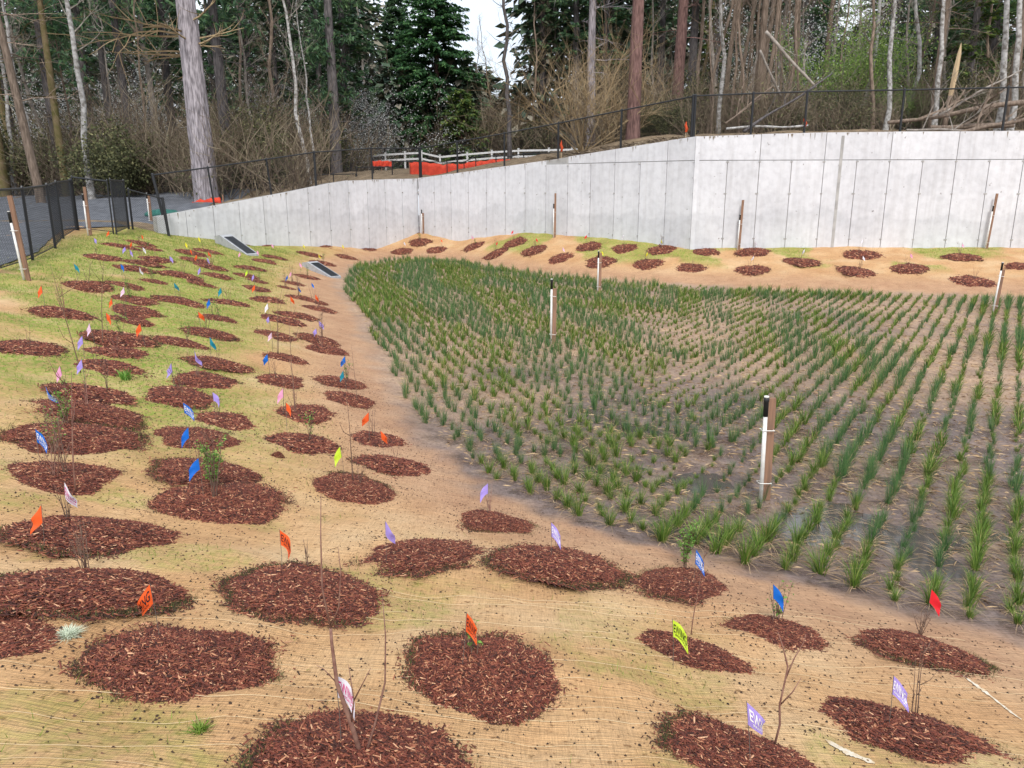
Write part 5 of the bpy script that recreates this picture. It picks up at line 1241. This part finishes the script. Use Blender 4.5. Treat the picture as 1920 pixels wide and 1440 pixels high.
# black snag in the sky gap
V, Q, pts, rad = bark_trunk(18, .17, .05, (.0, 0), 8, 16, 0, 77, .5)
mb = MB(); r = random.Random(3)
for i in range(16):
    z = r.uniform(8, 17.5); a = r.uniform(0, 6.28); k = int(z / 18 * 16); limb(mb, r, Vector(pts[k]), Vector((math.cos(a), math.sin(a), r.uniform(-.3, 1.0))).normalized(), r.uniform(.4, 2.2), .03, 1 if i % 3 == 0 else 0, 3, 0, .3)
tree_obj('dead_tree', 'bare black leaning snag against the white sky gap', col(956, 56, 5), 56, cm((V, Q), M['darkbark']), [('branches', mb.mesh('branches', [M['darkbark']]))], 0, 1, None, (0, -.045))
# tan multi-stemmed shrub
def multi_shrub(seed, nst, h, spread, bark, depth=2, twigs=6, leafm=None, nleaf=0, ls=.07, jit=.25, rad=.06):
    r = random.Random(seed); rr = np.random.default_rng(seed); mb = MB()
    for i in range(nst):
        a = r.uniform(0, 6.28); e = r.uniform(.35, 1.35) if spread > 1 else r.uniform(.9, 1.45); d = Vector((math.cos(a) * math.cos(e), math.sin(a) * math.cos(e), math.sin(e)))
        limb(mb, r, Vector((r.gauss(0, .15), r.gauss(0, .15), -.1)), d, h * r.uniform(.5, 1), rad * r.uniform(.5, 1), depth, twigs, 0, .25, 5)
    me = mb.mesh('trunk', [M[bark]]); lv = None
    if leafm:
        vv = np.array(mb.v); c = vv[rr.integers(len(vv), size=nleaf)] + rr.normal(0, jit, (nleaf, 3)); c = c[c[:, 2] > .3]; lv = qmesh('leaves', leaf_quads(c, rr.uniform(ls * .5, ls, len(c)), rr), M[leafm])
    return me, lv
ts, _ = multi_shrub(801, 15, 7.2, 2, 'tanbark', 2, 8, rad=.06)
tree_obj('bare_shrub', 'large tan multi-stemmed leafless shrub behind the rising wall', col(1090, 43.5, 5), 43.5, ts, [], 0, 1.0)
ts2, _ = multi_shrub(803, 12, 5.5, 2, 'tanbark', 2, 8, rad=.045)
tree_obj('bare_shrub', 'smaller tan shrub close left of the red-brown trunk', col(1150, 45, 5), 45, ts2, [], 1, 1.0)
tree_obj('bare_shrub', 'tan leafless shrub right of the huge grey trunk', col(410, 45, 3), 45, ts2, [], 2, .62)
# leafy spring trees and blossom
gs, gl = multi_shrub(811, 9, 8.0, 2, 'greybark', 2, 6, 'bud', 11000, .10, .42)
tree_obj('budding_tree', 'bright spring green budding tree above the tall wall', col(1560, 50, 6), 50, gs, [('leaves', gl)], 0, (.78, .8, .85))
tree_obj('budding_tree', 'second spring green budding tree right of the bright one', col(1618, 54, 6), 54, gs, [('leaves', gl)], 2.2, (.6, .7, .8))
tree_obj('budding_tree', 'small yellow-green budding tree near the right pale trunks', col(1700, 47, 6), 47, gs, [('leaves', gl)], 4, (.4, .4, .35))
bs, bl = multi_shrub(821, 9, 8.5, 2, 'darkbark', 2, 6, 'blossom', 7000, .075, .5)
for i, (px, Y_, sc, lab) in enumerate([(300, 66, 1.25, 'white blossoming tree seen left of the huge grey trunk'), (250, 74, 1.5, 'farther white blossoming tree left of the dark trunks'), (505, 72, 1.5, 'white blossoming tree between dark firs and paired pale trunks'), (590, 64, .9, 'low white blossoming tree behind the paired pale trunks'), (720, 74, 1.0, 'whitish blossoming tree left of the broad cedar'), (1512, 60, 1.35, 'white blossoming tree left of the spring green one'), (90, 70, 1.4, 'white blossoming tree at upper left behind dark branches')]):
    tree_obj('blossom_tree', lab, col(px, Y_, 4), Y_, bs, [('blossom', bl)], i * 1.3, sc, 'white blossoming trees')
# evergreen understory shrubs
us, ul = multi_shrub(831, 9, 3.6, 2, 'darkbark', 2, 5, 'brushgreen', 6500, .10, .30, .03)
US = [(215, 42, 1.15), (240, 46, 1.2), (470, 46, 1.3), (500, 52, 1.5), (330, 48, .9), (1470, 43, .5), (1560, 46, .8), (1790, 46, .9), (1250, 44, .6), (660, 74, 1.3), (40, 46, 1.3), (150, 52, 1.4), (920, 78, 1.5), (960, 80, 1.6), (1010, 77, 1.4), (1210, 46, .6), (1300, 52, 1.1), (1735, 54, 1.2), (1840, 52, 1.2), (600, 62, 1.4), (560, 56, 1.2), (430, 58, 1.6), (390, 54, 1.2)]
for i, (px, Y_, sc) in enumerate(sorted(US, key=lambda q: q[0])):
    tree_obj('evergreen_shrub', ordw(i) + ' dark green understory shrub from the left', col(px, Y_, 4), Y_, us, [('leaves', ul)], i * 2.1, sc * .85, 'evergreen understory shrubs')
# thicket of leafless brush: one mass
def np_mb(mb): return np.array(mb.v), np.array([f for f in mb.f if len(f) == 4])
def brush_src(seed, nst, h, tw):
    r = random.Random(seed); mb = MB()
    for i in range(nst):
        a = r.uniform(0, 6.28); e = r.uniform(.55, 1.5); d = Vector((math.cos(a) * math.cos(e), math.sin(a) * math.cos(e), math.sin(e)))
        limb(mb, r, Vector((r.gauss(0, .5), r.gauss(0, .3), -.1)), d, h * r.uniform(.45, 1), .02, 1, tw, 0, .2, 3)
    return np_mb(mb)
BS = [brush_src(900 + i, 22, 2.6 + .4 * i, 7) for i in range(5)]
Vs, Qs, o_ = [], [], 0
def add_brush(x, y, s):
    global o_
    v, q = BS[random.randrange(5)]; a = random.uniform(0, 6.28); c, sn = math.cos(a) * s, math.sin(a) * s
    w_ = np.empty_like(v); w_[:, 0] = v[:, 0] * c - v[:, 1] * sn + x; w_[:, 1] = v[:, 0] * sn + v[:, 1] * c + y; w_[:, 2] = v[:, 2] * s + float(HU(x, y)); Vs.append(w_); Qs.append(q + o_); o_ += len(v)
for i in range(250):
    px = random.uniform(-60, 1980); 
    if px < 560: y = random.uniform(39 if px > 300 else 44, 58)
    elif px < 1100: y = random.uniform(75, 92) if px > 690 else random.uniform(54, 84)
    else: y = random.uniform(41, 58)
    add_brush(col(px, y, 4), y, random.uniform(.8, 1.7) * (1.3 if 690 < px < 1100 else 1) * (.7 if px > 1250 else 1))
for i in range(16): px = random.uniform(900, 1060); y = random.uniform(75, 84); add_brush(col(px, y, 5), y, random.uniform(1.3, 2.0))
bv = np.concatenate(Vs); lc = bv[rng.integers(len(bv), size=60000)]; lc = lc[(lc[:, 2] - HU(lc[:, 0], lc[:, 1]) < rng.uniform(.3, 3.2, len(lc))) & (fbm(lc[:, 0] * .3, lc[:, 1] * .3, 2) > .44)]
lc = lc + rng.normal(0, .18, lc.shape); lq = leaf_quads(lc, rng.uniform(.04, .10, len(lc)), rng)
bf = np.concatenate(Qs); lf_ = np.arange(len(lq) * 4).reshape(-1, 4) + len(bv)
link('brush_thicket', mesh_np('brush_thicket', np.concatenate([bv, lq.reshape(-1, 3)]), np.concatenate([bf, lf_]), [M['brush'], M['brushgreen']], np.concatenate([np.zeros(len(bf), int), np.ones(len(lf_), int)])), None, None, 'tangled brown brush with scattered green leaves along the forest edge', 'thicket', None, 'stuff')
# far woods: one mass
def far_woods():
    r = np.random.default_rng(55); Q = []
    for i in range(250):
        px = r.uniform(-150, 2080); y = r.uniform(78, 125); x = col(px, y, 5)
        h = r.uniform(17, 30)
        if 715 < px < 960: h = r.uniform(9, 13) * (y / 95)
        if 1520 < px < 1610: h = r.uniform(11, 15) * y / 95
        n = 480; t = r.random(n) ** .8; rr_ = 3.4 * (1 - t) ** .7 * r.random(n) ** .5 + .2; a = r.uniform(0, 6.28, n); z0 = float(HU(x, y)) - .5
        c = np.stack([x + rr_ * np.cos(a), y + rr_ * np.sin(a), z0 + t * h], -1); D = np.stack([np.cos(a), np.sin(a), r.uniform(-.7, .2, n)], -1) + r.normal(0, .3, (n, 3)); D /= np.linalg.norm(D, axis=1)[:, None]
        L_ = r.uniform(.6, 1.6, n); Q.append(sprays(c, D, L_, L_ * .27, r.uniform(0, .25, n), r))
    Q = np.concatenate(Q); link('far_woods', qmesh('far_woods', Q, M['far']), None, None, 'far dark woods closing the view between the trunks', 'woods', None, 'stuff')
far_woods()
# logs, leaning stems, broken snag above the tall wall
def log(label, p0, p1, r0, r1, bark='greybark', name='fallen_log', branches=0, cat='log', seed=1):
    """p = (px, py, Y)"""
    A = Vector((col(p0[0], p0[2], zat(p0[1], p0[2])), p0[2], zat(p0[1], p0[2]))); Bv = Vector((col(p1[0], p1[2], zat(p1[1], p1[2])), p1[2], zat(p1[1], p1[2])))
    root = thing(name, label, cat, A); d = Bv - A; r = random.Random(seed); n = 9; pts = []
    for i in range(n + 1): pts.append(d * (i / n) + Vector((0, 0, math.sin(i * .9 + seed) * .05 * d.length / 6)))
    m = MB(); m.tube(pts, [r0 + (r1 - r0) * i / n + r.uniform(-.01, .01) for i in range(n + 1)], 10); link('stem', m.mesh('stem', [M[bark]], True), root)
    if branches:
        m = MB()
        for k in range(branches):
            p = pts[r.randrange(2, n)]; limb(m, r, p, (d.normalized() * .5 + Vector((r.gauss(0, .5), r.gauss(0, .3), r.uniform(.1, .9)))).normalized(), r.uniform(.8, 2.4), r1 * .6, 1, 4, 0, .2, 4)
        link('branches', m.mesh('branches', [M[bark]]), root, kind='stuff')
log('long fallen log sloping up to the right above the tall wall', (1665, 232, 36.5), (1925, 190, 36.8),   .07, .12, 'brownbark', branches=4, seed=2)
log('thick brown log lying level near the tall wall fence', (1745, 240, 35.2), (1900, 234, 35.6), .12, .1, 'brownbark', branches=3, seed=3)
log('second thin log under the level brown log', (1700, 243, 34.2), (1830, 245, 34.6), .06, .05, 'greybark', branches=3, seed=4)
log('thin pale log lying behind the fence right of the bend', (1362, 240, 35.0), (1515, 236, 35.5), .05, .04, 'palebark', seed=5)
log('slender log with upturned end behind the second survey stake', (1395, 246, 34.8), (1560, 140, 37.5), .06, .03, 'darkbark', branches=3, seed=6)
log('pale fallen stem slanting down from upper left to the green tree', (1436, 60, 42), (1530, 165, 41), .09, .07, 'greybark', name='leaning_stem', branches=2, seed=7)
log('pale stem slanting against the bare trees, below the other', (1425, 95, 42), (1465, 182, 41.5), .06, .06, 'greybark', name='leaning_stem', seed=8)
log('dark crossing stem leaning left through the bare trees', (1360, 232, 38), (1450, 160, 40), .05, .03, 'brownbark', name='leaning_stem', branches=3, seed=9)
log('bare branchy stem leaning right across the pale trunk pair', (1760, 215, 36.6), (1915, 130, 38), .06, .03, 'greybark', name='leaning_stem', branches=5, seed=10)
log('brown log pile stem behind the last fence posts', (1800, 248, 33.8), (1930, 222, 34.3), .09, .07, 'brownbark', branches=4, seed=11)
# splintered snag
root = thing('broken_snag', 'pale splintered broken trunk with a pointed top, right', 'snag', (col(1768, 41, 6), 41, float(HU(col(1768, 41, 6), 41)) - .1)); m = MB()
zt = zat(80, 41) - root.location.z; xt = col(1801, 41, 10) - root.location.x
m.tube([(0, 0, 0), (xt * .4, 0, zt * .42)], [.13, .12], 9); link('trunk', m.mesh('trunk', [M['brownbark']], True), root); m = MB()
m.tube([(xt * .4, 0, zt * .42), (xt * .7, 0, zt * .7), (xt * .9, 0, zt * .88), (xt * .97, 0, zt)], [.125, .14, .10, .01], 6); link('splinter', m.mesh('splinter', [M['paletimber']]), root)
# leaf litter and sticks on the shelf above the tall wall
def sticks():
    V = []; T = []
    for i in range(2600):
        px = random.uniform(1040, 1960); x0, y0 = None, random.uniform(.3, 6)
        x = col(px, 33, 6); y = float(wy(x)) + y0; z = float(HU(x, y)); L_ = random.uniform(.05, .5); a = random.uniform(0, 6.28); c, s = math.cos(a) * L_, math.sin(a) * L_; w_ = random.uniform(.008, .025); e = random.uniform(0, .12); k = len(V)
        V += [(x, y, z), (x + c, y + s, z + e), (x + c - s * .1, y + s + c * .1, z + e + w_), (x, y, z + w_ * 2)]; T += [(k, k + 1, k + 2, k + 3)]
    link('forest_litter', mesh_np('forest_litter', V, np.array(T), [M['brush']]), None, None, 'sticks and brown leaves littering the shelf above the tall wall', 'litter', None, 'stuff')
sticks()
